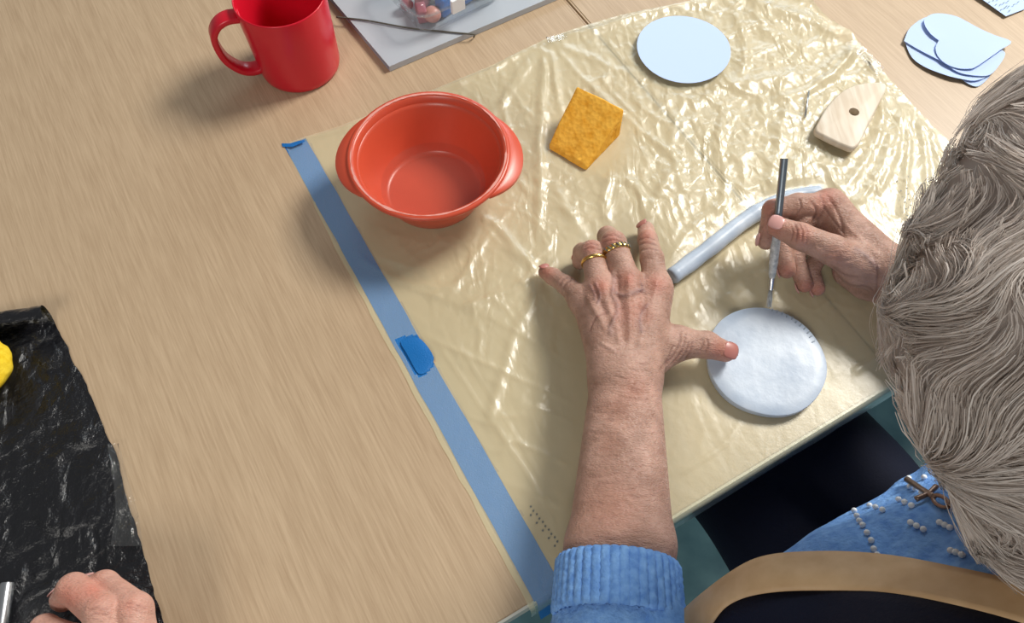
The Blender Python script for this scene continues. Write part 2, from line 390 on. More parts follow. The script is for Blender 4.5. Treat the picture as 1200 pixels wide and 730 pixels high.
folds = [  # photo pixel polyline, width px, height mm
    ([(638, 52), (634, 120), (632, 190), (630, 280)], 5, 3.0), ([(644, 52), (655, 120), (668, 175)], 4, 2.0), ([(640, 50), (600, 110), (560, 150)], 5, 1.6),
    ([(642, 52), (700, 110), (790, 190)], 3, 1.2), ([(640, 48), (690, 70), (745, 95)], 4, 1.5), ([(625, 60), (590, 120), (600, 170)], 4, 1.4),
    ([(1006, 52), (975, 40), (945, 25), (905, 14), (872, -4)], 7, 5.0), ([(1004, 54), (975, 22), (945, 2), (925, -8)], 5, 4.0),
    ([(1004, 56), (985, 72), (955, 88), (915, 95), (870, 100), (842, 96)], 8, 3.5), ([(1002, 60), (970, 92), (930, 115), (900, 122)], 5, 3.0),
    ([(930, 112), (915, 150), (905, 195), (900, 230)], 6, 2.4), ([(1000, 62), (980, 85), (945, 105)], 4, 2.5),
    ([(860, 10), (868, 40), (872, 70), (862, 95)], 5, 3.0), ([(880, 8), (900, 40), (945, 60)], 5, 2.0), ([(850, 90), (820, 120), (770, 118)], 6, 2.2),
    ([(1036, 96), (1000, 90), (960, 100)], 4, 1.6), ([(1028, 100), (1030, 140), (1015, 185), (985, 225)], 5, 3.0), ([(1055, 128), (1045, 180), (1025, 235)], 5, 3.0),
    ([(1064, 130), (1062, 190), (1055, 260)], 4, 2.5), ([(1076, 142), (1085, 200), (1080, 270)], 4, 2.0), ([(1045, 150), (1030, 200), (1000, 245)], 4, 2.5), ([(1090, 155), (1105, 215)], 4, 1.6),
    ([(633, 318), (610, 300), (585, 270), (560, 250)], 5, 2.4), ([(633, 322), (590, 345), (540, 362)], 5, 2.0), ([(636, 335), (605, 390), (585, 450), (575, 500)], 6, 2.0),
    ([(650, 345), (640, 420), (625, 500)], 7, 1.2), ([(690, 285), (665, 250), (650, 220)], 5, 2.2), ([(716, 272), (708, 240), (715, 200)], 5, 2.4), ([(757, 260), (775, 220), (800, 190)], 5, 2.2),
    ([(760, 262), (740, 215), (700, 215)], 4, 1.6), ([(785, 330), (800, 280), (860, 230)], 5, 1.8), ([(850, 130), (840, 170), (850, 215), (835, 260)], 5, 1.8), ([(800, 120), (785, 170), (800, 230)], 4, 1.4),
    ([(345, 168), (400, 152), (470, 127), (520, 106), (580, 81), (636, 54)], 3, 2.6), ([(650, 48), (700, 34), (760, 18), (840, 2)], 4, 3.0),
    ([(510, 400), (560, 470), (620, 560), (660, 640)], 2.2, 0.7), ([(530, 395), (585, 480), (640, 570)], 2.0, 0.6), ([(700, 88), (760, 155), (803, 203)], 1.8, 0.8),
    ([(880, 500), (930, 470), (990, 430)], 3, 0.5), ([(790, 560), (850, 520), (870, 490)], 3, 0.5), ([(1000, 440), (1025, 420), (1045, 400)], 4, 1.0),
    ([(420, 300), (470, 330), (540, 340)], 4, 0.8), ([(560, 300), (530, 340), (500, 350)], 4, 1.0), ([(600, 210), (640, 240), (690, 250)], 4, 1.2), ([(610, 230), (570, 280), (545, 320)], 4, 1.2),
]
for pts, wd, hm in folds:
    c = catmull(np.array(pts, float), 4)
    c = c + 2.0 * np.stack([vnA(np.arange(len(c)) * 0.7, np.full(len(c), hm * 9)), vnB(np.arange(len(c)) * 0.7, np.full(len(c), hm * 7))], 1)
    d, s = seg_dist(gpx, gpy, c)
    fade = np.clip(np.minimum(s, 1 - s) * 6 + 0.15, 0, 1)
    hgt += hm * 1e-3 * fade * np.exp(-(d / wd) ** 2 * 0.9)
# fan of small gathers behind the taped far edge and the creased near-left strip
hgt += 0.0010 * np.clip((ga - TAPE1) / 0.02, 0, 1) * np.clip((0.20 - ga) / 0.1, 0, 1) * np.clip((0.5 - gb) / 0.2, 0, 1) * 2.2 * (1 - np.abs(vnB((ga * 0.8 + gb * 0.55) * 60, (ga - gb) * 6))) ** 5
# what presses the film flat
def press(cx, cy, r, soft=0.012):
    return np.clip((np.hypot(wx - cx, wy - cy) - r) / soft, 0, 1)
BOWL_C = (-0.0755, 0.450); dc = P(898, 421, 0.011); DISC_C = (dc[0], dc[1])
flat = press(*BOWL_C, 0.046) * press(*DISC_C, 0.051, 0.02)
coil_px = [(786, 325), (830, 292), (868, 262), (898, 243), (930, 231), (962, 227)]
dcoil, _ = seg_dist(gpx, gpy, np.array(coil_px, float)); flat *= np.clip((dcoil - 10) / 10, 0.05, 1)
spp = P(690, 165); flat *= press(spp[0], spp[1], 0.032, 0.02) * 1.0
lh = np.clip((seg_dist(gpx, gpy, np.array([(722, 640), (728, 440), (740, 360), (720, 320)], float))[0] - 45) / 40, 0.1, 1); flat *= lh
hgt *= flat * 0.97 + 0.0
hgt += 0.0006
# the raised rolled hem of the film along the far edge
Z = TZ + hgt
verts = np.stack([wx, wy, Z], -1)
# drape over the near edge of the table
rows = []
for k, (db, dz) in enumerate([(-0.0015, -0.0002), (-0.0030, -0.0016), (-0.0036, -0.004), (-0.0038, -0.009), (-0.0040, -0.015), (-0.0042, -0.021), (-0.0044, -0.027)]):
    wav = 0.0012 * vnA(near[:, 0] * 30, near[:, 0] * 0 + k * 0.25) * (k > 2)
    b = EDGE_B + db - np.abs(wav); z = TZ + 0.0008 + dz
    rows.append(np.stack([near[:, 0] * AX[0] + b * BX[0], near[:, 0] * AX[1] + b * BX[1], np.full(nu, z)], -1))
verts = np.concatenate([np.stack(rows[::-1], 1), verts], 1); NV = verts.shape[1]
ii, jj = np.meshgrid(np.arange(nu - 1), np.arange(NV - 1), indexing='ij')
q = np.stack([ii * NV + jj, (ii + 1) * NV + jj, (ii + 1) * NV + jj + 1, ii * NV + jj + 1], -1).reshape(-1, 4)
assert np.cross(verts[5, 20] - verts[4, 20], verts[4, 21] - verts[4, 20])[2] > 0
qc = verts.reshape(-1, 3)[q].mean(1); qpx, qpy = proj(qc)
tear = inside([(462, 398), (470, 394), (490, 392), (500, 408), (511, 424), (505, 432), (494, 443), (484, 437), (474, 418)], qpx, qpy)
sheet = thing('plastic_sheet', P(700, 300), 'crinkled pale yellow plastic sheet spread over the table under the clay work', 'plastic sheet')
film_o = mesh_quads('film', verts.reshape(-1, 3), q[~tear], m_yfilm, sheet)
film_o.data.materials.append(m_yfilm2)
crumple = np.concatenate([np.zeros((nu, NV - nv)), np.clip(0.06 + amp * flat, 0, 1.3)], 1)
film_o.data.attributes.new('crumple', 'FLOAT', 'POINT').data.foreach_set('value', crumple.ravel().astype(np.float32))
qa = qc[~tear][:, :2] @ AX; film_o.data.polygons.foreach_set('material_index', ((qa < TAPE1 + 0.0012) & (qa > TAPE0 - 0.0008)).astype(np.int32))
# small printed dots on the film
m_print = mat('grey_print', (0.16, 0.17, 0.16), 0.6)
def dots(pxs):
    bm = bmesh.new()
    for x, y in pxs:
        p = P(x, y, 0); i = np.argmin((wx - p[0]) ** 2 + (wy - p[1]) ** 2); z = Z.ravel()[i] + 0.0004
        vs_ = [bm.verts.new((p[0] + 0.0009 * math.cos(a), p[1] + 0.0009 * math.sin(a), z)) for a in np.arange(6) * math.pi / 3]; bm.faces.new(vs_)
    return bm
pd = [(622 + 7 * k + (j % 2) * 3, 594 + 9 * k + 5 * j) for k in range(5) for j in range(3)] + [(1054 + 2 * k, 226 + 7 * k) for k in range(5)] + [(1060 + 2 * k, 224 + 6 * k) for k in range(4)] + [(1050, 214), (1062, 210)]
mesh_bm('printed_dots', dots(pd), m_print, sheet)['kind'] = 'stuff'

# blue tape under the film's left border
def strip(a0, a1, b0, b1, z, n=60, wob=0.0005, thick=0.00015):
    t = np.linspace(b0, b1, n); vv = []
    for k, b in enumerate(t):
        for a in (a0, a1): vv.append(T(a + wob * float(vnC(np.array(b * 40), np.array(a * 200))), b, z))
    f = [(2 * k, 2 * k + 1, 2 * k + 3, 2 * k + 2) for k in range(n - 1)]
    return vv, f
tp = thing('masking_tape', T(TAPE0, 0.3, TZ), 'long strip of blue masking tape along one border of the yellow plastic', 'tape')
vv, f = strip(TAPE0, TAPE1, EDGE_B + 0.001, 0.5545, TZ + 0.0003); mesh_np('tape_strip', vv, f, m_btape, tp)
# end hanging over the table edge, folded corner at the far end
def bend_strip(a0, a1, prof, name, m, parent):
    vv = [T(a, b, TZ + z) for b, z in prof for a in (a0, a1)]; f = [(2 * k, 2 * k + 1, 2 * k + 3, 2 * k + 2) for k in range(len(prof) - 1)]
    return mesh_np(name, vv, f, m, parent)
bend_strip(TAPE0 + 0.001, TAPE1 - 0.001, [(EDGE_B + 0.004, 0.0004), (EDGE_B - 0.001, 0.0002), (EDGE_B - 0.0022, -0.003), (EDGE_B - 0.0026, -0.012), (EDGE_B - 0.004, -0.024), (EDGE_B - 0.009, -0.040)], 'hanging_end', m_btape, tp)
vv = [P(x, y, h) for x, y, h in [(331, 172, .0006), (343, 172, .0032), (357, 166, .0036), (356, 163, .0014), (340, 168, .0012), (330, 168, .0006)]]
mesh_np('folded_corner', vv, [(0, 1, 4, 5), (1, 2, 3, 4)], m_btape, tp)
# lifted, torn bit of tape that shows through the hole in the film
vv = []; tp_px = [[(466, 398), (486, 394), (493, 396)], [(473, 408), (490, 404), (503, 408)], [(480, 420), (495, 418), (508, 417)], [(486, 432), (500, 428), (509, 422)], [(491, 440), (500, 437), (505, 430)]]
hh = [[.0012, .0022, .002], [.0022, .0045, .004], [.002, .004, .004], [.0014, .0026, .0028], [.0012, .0014, .0016]]
for r_, hr in zip(tp_px, hh):
    for (x, y), h in zip(r_, hr): vv.append(P(x, y, h))
f = [(r * 3 + c, r * 3 + c + 1, r * 3 + c + 4, r * 3 + c + 3) for r in range(4) for c in range(2)]
o = mesh_np('lifted_tape', vv, f, m_btape, tp); o.modifiers.new('s', 'SUBSURF').levels = 2; o.modifiers['s'].render_levels = 2
# bits of clear tape
def clear_tape(pxs, label, h=0.0035, group=None):
    vv = []; n = len(pxs) // 2
    m = 9; L1 = resample([P(*q, h) for q in pxs[:n]], 2 * m); L2 = resample([P(*q, h) for q in pxs[n:]], 2 * m)
    for k in range(2 * m):
        for j in range(7):
            t = j / 6; p = L1[k] * (1 - t) + L2[k] * t; p[2] += 0.0016 * abs(float(vnA(np.array(k * 0.8), np.array(j * 0.7 + h * 999)))); vv.append(p)
    f = [(k * 7 + j, k * 7 + j + 1, (k + 1) * 7 + j + 1, (k + 1) * 7 + j) for k in range(2 * m - 1) for j in range(6)]
    o = mesh_np('clear_tape', vv, f, m_ctape); return setp(o, label, 'tape', group)
clear_tape([(640, 44), (652, 41), (664, 39), (641, 51), (653, 48), (665, 46)], 'short piece of shiny clear tape on the far hem of the yellow plastic', 0.006)
clear_tape([(1000, 45), (1020, 62), (1036, 80), (990, 52), (1010, 70), (1028, 90)], 'clear tape gathering the yellow plastic hem by the wooden rib', 0.0055)

# ================================================================== bowl
m_orange = mat('orange_plastic', (0.58, 0.078, 0.036), 0.33)
bsdf(m_orange).inputs['Subsurface Weight'].default_value = 0.0
BH = 0.0605
bowl = thing('bowl', (BOWL_C[0], BOWL_C[1], TZ + 0.001), 'orange plastic bowl with two tab handles holding a little water', 'bowl')
bc = (BOWL_C[0], BOWL_C[1], TZ + 0.001)
prof = [(0, 0.0), (0.040, 0.0), (0.0435, 0.001), (0.0455, 0.004), (0.051, 0.018), (0.058, 0.036), (0.0635, 0.050), (0.0655, 0.0535), (0.0705, 0.0545), (0.0735, 0.0560), (0.0742, 0.0582), (0.0735, 0.0600), (0.0715, 0.0605),
        (0.0695, 0.0602), (0.0678, 0.0592), (0.0660, 0.0545), (0.0618, 0.0430), (0.0548, 0.024), (0.0475, 0.0075), (0.0448, 0.0045), (0.0425, 0.0038), (0, 0.0038)]
mesh_bm('bowl_body', lathe(prof, 96, bc), m_orange, bowl)
hd = P(613, 190, .06)[:2] - P(391, 188, .06)[:2]; ha = math.atan2(hd[1], hd[0])
for sgn in (0, math.pi):
    bm = bmesh.new(); nn = 25; rows_ = []
    for k in range(nn):
        t = k / (nn - 1) * 2 - 1; a = ha + sgn + t * 0.70
        ex = 0.0118 * (1 - t * t) ** 1.1 + 0.0002; dp = -0.007 * (1 - t * t) ** 1.4
        r0 = 0.0705; r1 = 0.0738 + ex; cz = 0.0600
        sec = [(r0, cz - .0012), (0.0735, cz - .0014), (0.0738 + ex * 0.5, cz - 0.0018 + dp * .30), (r1, cz - 0.0028 + dp * .75), (r1 + .0001, cz - 0.0050 + dp), (r1 - 0.0014, cz - 0.0052 + dp), (0.0735 + ex * 0.35, cz - 0.0048 + dp * 0.45), (r0, cz - 0.0048)]
        rows_.append([bm.verts.new((bc[0] + r * math.cos(a), bc[1] + r * math.sin(a), bc[2] + z)) for r, z in sec])
    for k in range(nn - 1):
        for j in range(8): bm.faces.new((rows_[k][j], rows_[k][(j + 1) % 8], rows_[k + 1][(j + 1) % 8], rows_[k + 1][j]))
    bm.faces.new(rows_[0]); bm.faces.new(rows_[-1][::-1])
    autosmooth(mesh_bm('handle', bm, m_orange, bowl), 32)
m_water = film('cloudy_water', (0.85, 0.45, 0.36), (0.99, 0.97, 0.96), 0.06, 0.03, 20, 0.0001, 1.0)
wt = mesh_bm('water', lathe([(0, 0.0), (0.03, 0.0), (0.0500, 0.0)], 72, (bc[0], bc[1], bc[2] + 0.0150)), m_water, bowl)
# splashes of slip dried on the wall
m_slip = mat('dried_slip', (0.70, 0.30, 0.25), 0.6)
bm = bmesh.new()
for k in range(46):
    a = rng.random() * 6.283; t = rng.random(); r = 0.0500 + t * 0.0155; z = 0.0135 + t * 0.0400
    s = 0.00025 + 0.0006 * rng.random() ** 3
    bmesh.ops.create_icosphere(bm, subdivisions=1, radius=s, matrix=Matrix.Translation((bc[0] + r * math.cos(a), bc[1] + r * math.sin(a), bc[2] + z)))
bs = bmesh.new(); ra = []
for k in range(160):
    a = k * 2 * math.pi / 160; w0 = 0.0006 + 0.0006 * float(vnA(np.array(k * .13), np.array(2.0))) + 0.0003 * float(vnB(np.array(k * .7), np.array(5.0)))
    ra.append([bs.verts.new((bc[0] + q_ * math.cos(a), bc[1] + q_ * math.sin(a), bc[2] + 0.0606)) for q_ in (0.0702 - w0, 0.0702 + max(w0, 0.0002))])
for k in range(160): bs.faces.new((ra[k][0], ra[k][1], ra[(k + 1) % 160][1], ra[(k + 1) % 160][0]))
mesh_bm('dried_slip_line', bs, m_slip, bowl)
sp_ = mesh_bm('slip_specks', bm, m_slip, bowl); sp_['kind'] = 'stuff'

# ================================================================== mug
m_red = mat('red_plastic', (0.60, 0.007, 0.024), 0.30)
mc = (-0.2275, 0.6195, TZ)
mug = thing('mug', mc, 'tall red plastic mug with a wide loop handle', 'mug')
prof = [(0, 0.0), (0.036, 0.0), (0.0395, 0.0008), (0.0415, 0.0035), (0.0425, 0.009), (0.0438, 0.050), (0.0452, 0.0900), (0.0450, 0.0915), (0.0442, 0.0918), (0.0436, 0.0910), (0.0422, 0.050), (0.0405, 0.006), (0.038, 0.0035), (0, 0.003)]
mesh_bm('mug_body', lathe(prof, 96, mc), m_red, mug)
hdir = np.array([-1.0, -0.38, 0]); hdir /= np.linalg.norm(hdir); hs = np.cross([0, 0, 1], hdir)
loop = catmull([(0.042, 0.0795), (0.054, 0.0810), (0.065, 0.0765), (0.0725, 0.066), (0.0735, 0.050), (0.070, 0.033), (0.060, 0.0185), (0.050, 0.0135), (0.041, 0.0135)], 8)
lt = np.gradient(loop, axis=0); lt /= np.linalg.norm(lt, axis=1)[:, None]; ln = np.stack([lt[:, 1], -lt[:, 0]], 1)
bm = bmesh.new(); rings = []
for (r, z), (nr, nz) in zip(loop, ln):
    ring = []
    for (a, b) in [(-0.0085, 0.0022), (-0.0065, 0.0033), (0.0065, 0.0033), (0.0085, 0.0022), (0.0085, -0.0022), (0.0065, -0.0033), (-0.0065, -0.0033), (-0.0085, -0.0022)]:
        p = np.array(mc) + hdir * (r + nr * b) + hs * a + np.array([0, 0, z + nz * b]); ring.append(bm.verts.new(p))
    rings.append(ring)
for a, b in zip(rings[:-1], rings[1:]):
    for k in range(8): bm.faces.new((a[k], a[(k + 1) % 8], b[(k + 1) % 8], b[k]))
bm.faces.new(rings[0]); bm.faces.new(rings[-1][::-1])
mesh_bm('handle', bm, m_red, mug)

# ================================================================== folder and clear box
m_fold = mat('frosted_polypropylene', (0.62, 0.66, 0.70), 0.35)
noise_color(m_fold, 9, (0.40, 0.44, 0.49), (0.50, 0.53, 0.57), detail=2)
bsdf(m_fold).inputs['Alpha'].default_value = 0.93
fd = thing('document_folder', T(0.189, 0.596, TZ), 'frosted grey plastic document folder closed with a grey elastic cord', 'folder')
fang = -0.03; FZ = TZ + 0.0075
f0 = np.array([0.1885, 0.5955])
def FT(x, y, z):
    a = f0[0] + x * math.cos(fang) - y * math.sin(fang) - 0.12 * y; b = f0[1] + x * math.sin(fang) * -1.0 + y * math.cos(fang); return T(a, b, z)
fo = [FT(*q, 0)[:2] for q in [(0, 0), (0.31, 0), (0.31, 0.235), (0, 0.235)]]
for nm, z0, z1 in (('back_cover', TZ + 0.0004, TZ + 0.0014), ('front_cover', FZ - 0.0010, FZ)):
    mesh_bm(nm, plate(fo, z0, z1), m_fold, fd, smooth=False)
m_paper_in = mat('folded_sheets', (0.52, 0.55, 0.60), 0.6)
pin = [FT(*q, 0)[:2] for q in [(0.018, 0.012), (0.300, 0.012), (0.300, 0.225), (0.018, 0.225)]]
mesh_bm('paper_block', plate(pin, TZ + 0.0015, FZ - 0.0012), m_paper_in, fd, smooth=False)
bm = plate([FT(*q, 0)[:2] for q in [(0, 0), (0.31, 0), (0.31, 0.0012), (0, 0.0012)]], TZ + 0.0014, FZ - 0.001); mesh_bm('spine', bm, m_fold, fd, smooth=False)
m_cord = mat('grey_elastic', (0.10, 0.095, 0.075), 0.8)
cp = [FZ + 0.0012, FZ + 0.0015, FZ + 0.0016, FZ + 0.0014, FZ + 0.001]
cpts = [P(x, y, z - TZ) for (x, y), z in zip([(394, 20), (430, 24), (480, 33), (520, 37), (552, 40)], cp)] + [P(556, 41, 0.006), P(555, 44, 0.0015)]
vv, f = tube(catmull(cpts, 6), 0.0009, 8); mesh_np('elastic_cord', vv, f, m_cord, fd)
m_clear = film('clear_polystyrene', (0.9, 0.9, 0.92), (0.93, 0.95, 0.96), 0.07, 0.05, 10, 0.0001, 1.6)
bx = P(508, 27, 0.0125)
boxr = thing('clear_box', (bx[0], bx[1], FZ), 'clear plastic snap box of small coloured pieces resting on folder', 'box')
b0 = AB(500, 27, 0.03); BW, BD, BHt = 0.115, 0.085, 0.040; bo = np.array([0.236, 0.612]); ba = 0.10
def BT(x, y, z):
    return T(bo[0] + x * math.cos(ba) - y * math.sin(ba), bo[1] + x * math.sin(ba) + y * math.cos(ba), z)
def rrect(w_, d_, r, ins=0.0, n=6):
    o = []
    for cx, cy, a0 in ((w_ - r, r, -90), (w_ - r, d_ - r, 0), (r, d_ - r, 90), (r, r, 180)):
        for k in range(n + 1):
            a = math.radians(a0 + 90 * k / n); o.append((cx + (r - ins) * math.cos(a), cy + (r - ins) * math.sin(a)))
    return o
def shell(levels, name, m, parent, cap_last=False, cap_first=True):
    bm = bmesh.new(); rr = []
    for ins, z in levels: rr.append([bm.verts.new(BT(x, y, z)) for x, y in rrect(BW, BD, 0.018, ins)])
    n = len(rr[0])
    for a, b in zip(rr[:-1], rr[1:]):
        for k in range(n): bm.faces.new((a[k], a[(k + 1) % n], b[(k + 1) % n], b[k]))
    if cap_first: bm.faces.new(rr[0][::-1])
    if cap_last: bm.faces.new(rr[-1])
    return autosmooth(mesh_bm(name, bm, m, parent), 40)
z0 = FZ + 0.0006
shell([(0.010, z0), (0.006, z0 + 0.001), (0.003, z0 + 0.006), (0.001, z0 + 0.028)], 'tray', m_clear, boxr)
shell([(-0.002, z0 + 0.026), (-0.002, z0 + 0.029), (0.001, z0 + 0.030), (0.002, z0 + 0.037), (0.004, z0 + 0.039)], 'lid', m_clear, boxr, cap_last=True, cap_first=False)
vv, f = tube(np.array([BT(x, y, z0 + 0.028) for x, y in rrect(BW, BD, 0.018, -0.002)] + [BT(*rrect(BW, BD, 0.018, -0.002)[0], z0 + 0.028)]), 0.0012, 6); mesh_np('rim', vv, f, m_clear, boxr)
bm = bmesh.new()
m_white = mat('white_plastic', (0.82, 0.83, 0.85), 0.35)
for (lo, hi) in (((0.038, -0.006, 0.020), (0.054, -0.002, 0.036)),):
    vs_ = [bm.verts.new(BT(x, y, z0 + z)) for z in (lo[2], hi[2]) for x, y in ((lo[0], lo[1]), (hi[0], lo[1]), (hi[0], hi[1]), (lo[0], hi[1]))]
    for q_ in ((0, 3, 2, 1), (4, 5, 6, 7), (0, 1, 5, 4), (1, 2, 6, 5), (2, 3, 7, 6), (3, 0, 4, 7)): bm.faces.new([vs_[k] for k in q_])
mesh_bm('clasp', bm, m_white, boxr, smooth=False)
m_bits = {k: mat('piece_' + k, c, 0.4) for k, c in dict(blue=(0.03, 0.16, 0.50), pink=(0.62, 0.27, 0.22), rose=(0.36, 0.10, 0.13), white=(0.75, 0.75, 0.76), dark=(0.03, 0.03, 0.035), brown=(0.30, 0.14, 0.10)).items()}
def bit_block(x, y, rz, sx, sy, sz, key, label, zz=0.0012):
    bm = bmesh.new(); bmesh.ops.create_cube(bm, size=1.0)
    for v in bm.verts: v.co = Vector((v.co.x * sx, v.co.y * sy, (v.co.z + 0.5) * sz))
    bmesh.ops.bevel(bm, geom=bm.edges[:], offset=min(sx, sy, sz) * 0.18, segments=2, profile=0.5, affect='EDGES')
    o = mesh_bm('wrapped_piece', bm, m_bits[key]); o.location = tuple(BT(x, y, z0 + zz)); o.rotation_euler = (0, 0, ANG + ba + rz)
    return setp(o, label, 'small piece', 'small pieces in the clear box')
bit_block(0.046, 0.022, 0.25, 0.022, 0.014, 0.024, 'blue', 'blue blocky piece beside the pink ball in clear box')
bit_block(0.070, 0.024, 0.15, 0.020, 0.014, 0.025, 'blue', 'blue blocky piece beside the black one in clear box')
bit_block(0.093, 0.024, -0.3, 0.018, 0.014, 0.022, 'dark', 'black piece beside the blue blocks in clear box')
bit_block(0.030, 0.045, 0.6, 0.020, 0.012, 0.022, 'rose', 'dull rose piece at the corner of clear box')
bit_block(0.055, 0.044, -0.2, 0.024, 0.014, 0.024, 'white', 'white piece behind the blue ones in clear box')
bit_block(0.085, 0.050, 0.4, 0.022, 0.014, 0.022, 'brown', 'brown piece at the back of clear box')
bit_block(0.018, 0.028, 1.2, 0.018, 0.011, 0.016, 'rose', 'flat rose sliver along the end wall of clear box')
def bit_ball(x, y, r, key, label):
    bm = bmesh.new(); bmesh.ops.create_uvsphere(bm, u_segments=20, v_segments=12, radius=r)
    for v in bm.verts: v.co.z = v.co.z * 0.92 + r * 0.92
    o = mesh_bm('ball', bm, m_bits[key]); o.location = tuple(BT(x, y, z0 + 0.0012)); return setp(o, label, 'small piece', 'small pieces in the clear box')
bit_ball(0.026, 0.018, 0.0095, 'pink', 'salmon pink ball in the corner of clear box')
bit_ball(0.012, 0.050, 0.0075, 'rose', 'small rose ball by the end wall of clear box')

# ================================================================== sponges
m_sponge = mat('yellow_sponge', (0.85, 0.40, 0.03), 0.9, spec=0.1)
n, r = noise_color(m_sponge, 130, (0.74, 0.33, 0.03), (0.90, 0.48, 0.07), 0.3, 0.6, 6)
v1 = nd(m_sponge, 'ShaderNodeTexVoronoi', Scale=260.0); tc = nd(m_sponge, 'ShaderNodeTexCoord'); lk(m_sponge, tc.outputs['Object'], v1.inputs['Vector'])
bump(m_sponge, v1.outputs['Distance'], 0.0004)
def wedge():
    E0 = P(643, 176, 0.001); E1 = P(687, 201, 0.001)       # near edge, bottom
    N0 = P(642, 170, 0.006); N1 = P(687, 195, 0.006)
    R0 = P(676, 100, 0.040); R1 = P(732, 128, 0.040)       # ridge
    B0 = R0.copy(); B0[2] = TZ + 0.001; B1 = R1.copy(); B1[2] = TZ + 0.001
    back = (R0 - N0); back[2] = 0; back /= np.linalg.norm(back); B0 = B0 + back * 0.001; B1 = B1 + back * 0.001
    bm = bmesh.new(); vs_ = [bm.verts.new(p) for p in (E0, E1, N0, N1, R0, R1, B0, B1)]
    for q_ in ((0, 1, 3, 2), (2, 3, 5, 4), (4, 5, 7, 6), (6, 7, 1, 0), (0, 2, 4, 6), (1, 7, 5, 3)): bm.faces.new([vs_[k] for k in q_])
    bmesh.ops.recalc_face_normals(bm, faces=bm.faces)
    bmesh.ops.bevel(bm, geom=bm.edges[:], offset=0.0022, segments=3, profile=0.5, affect='EDGES')
    bmesh.ops.triangulate(bm, faces=bm.faces); 
    for _ in range(4): 
        bmesh.ops.subdivide_edges(bm, edges=[e for e in bm.edges if e.calc_length() > 0.0035], cuts=1)
        bmesh.ops.triangulate(bm, faces=[f for f in bm.faces if len(f.verts) > 3])
    bm.normal_update()
    cs = np.array([v.co for v in bm.verts]); nz = fbm3(cs, 160, 5)[:, 0] * 0.0003 + fbm3(cs, 900, 6)[:, 1] * 0.0001
    for v, d in zip(bm.verts, nz): v.co += v.normal * float(d)
    # open pores pitted into the slanted face
    for (x, y) in [(668, 128), (690, 140), (676, 150), (662, 160), (688, 172), (671, 178), (655, 175), (700, 150), (682, 120), (678, 187), (695, 162), (650, 165)]:
        k = int(np.argmin((proj(cs)[0] - x) ** 2 + (proj(cs)[1] - y) ** 2 + 1e4 * (cs[:, 2] < TZ + 0.004))); bm.verts.ensure_lookup_table(); bm.verts[k].co -= bm.verts[k].normal * 0.0007
    return bm
setp(mesh_bm('sponge', wedge(), m_sponge), 'wedge of amber yellow sponge lying on the yellow plastic', 'sponge')

# ================================================================== papers
m_paper = mat('white_paper', (0.50, 0.63, 0.93), 0.7, spec=0.25)  # white sheets; the blue cast of cool daylight is put into the colour
def paper(name, pxs, h, label, cat='paper', curl=0.002, seed=0, sm=6, grp=None, thick=0.0003):
    px = np.array(pxs, float)
    if sm: px = catmull(np.r_[px, px[:1]], sm)[:-1]
    pts = np.array([P(x, y, h) for x, y in px]); c = pts.mean(0); vv = [tuple(c)]; f = []; n = len(pts); R_ = 9
    r = np.random.default_rng(seed); ph = r.random() * 6.28
    def zz(p, t):
        d = p[:2] - c[:2]; a = math.atan2(d[1], d[0]); return h + TZ + curl * t ** 2 * (0.5 + 0.5 * math.cos(2 * a + ph))
    for k in range(1, R_ + 1):
        t = k / R_
        for p in pts: q_ = c + (p - c) * t; vv.append((q_[0], q_[1], zz(q_, t)))
    for k in range(n): f.append((0, 1 + k, 1 + (k + 1) % n))
    for j in range(R_ - 1):
        for k in range(n): a = 1 + j * n; b = a + n; f.append((a + k, b + k, b + (k + 1) % n, a + (k + 1) % n))
    o = mesh_np(name, vv, f, m_paper, smooth=False); md = o.modifiers.new('thickness', 'SOLIDIFY'); md.thickness = thick; md.offset = 0
    return setp(o, label, cat, grp)
pc = P(801, 57, 0.007)
circ = [tuple(float(k) for k in proj(np.array([pc[0] + 0.0505 * math.cos(a), pc[1] + 0.0505 * math.sin(a), pc[2]]))) for a in np.linspace(0, 2 * math.pi, 48, endpoint=False)]
paper('paper_disc', circ, 0.0065, 'round white paper template lying on the yellow plastic', curl=0.0012, seed=3, sm=0)
def c7(l): return [(1030 + x / 6.08, y / 6.08) for x, y in l]
paper('paper_petal', c7([(560, 400), (700, 430), (800, 500), (775, 560), (725, 605), (685, 618), (630, 600), (575, 560), (520, 520)]), 0.0012, 'white paper petal lowest in the pile, rounded corner sticking out', curl=0.001, seed=5)
paper('paper_oval', c7([(185, 300), (215, 220), (300, 150), (420, 130), (600, 220), (760, 330), (800, 430), (770, 540), (680, 582), (580, 572), (470, 545), (330, 485), (235, 410)]), 0.0022, 'white paper oval lying under both hearts in the pile', curl=0.002, seed=6)
paper('paper_heart', c7([(178, 292), (225, 195), (350, 122), (500, 160), (640, 230), (760, 290), (880, 360), (897, 395), (860, 460), (790, 535), (690, 545), (560, 522), (440, 442), (300, 365)]), 0.0040, 'white paper heart second in the pile, its point beside the wood', curl=0.0015, seed=7, sm=4)
paper('paper_heart', c7([(425, 290), (372, 252), (330, 200), (318, 150), (365, 112), (440, 103), (545, 120), (640, 163), (720, 205), (820, 250), (942, 300), (870, 355), (780, 420), (700, 475), (650, 495), (560, 490), (475, 455), (420, 400), (403, 340)]), 0.0062, 'white paper heart with two round lobes on top of the pile', curl=0.0015, seed=8, sm=3)
pr = [AB(1178, 20), AB(1147, 0), AB(1100, -38), AB(1245, -35), AB(1235, -8)]
o = paper('printed_sheet', [(1178, 20), (1147, -1), (1095, -36), (1250, -34), (1232, -10), (1200, 11)], 0.002, 'white paper corner with rows of small dark printed dashes', curl=0.002, seed=9, sm=0)
bm = bmesh.new()
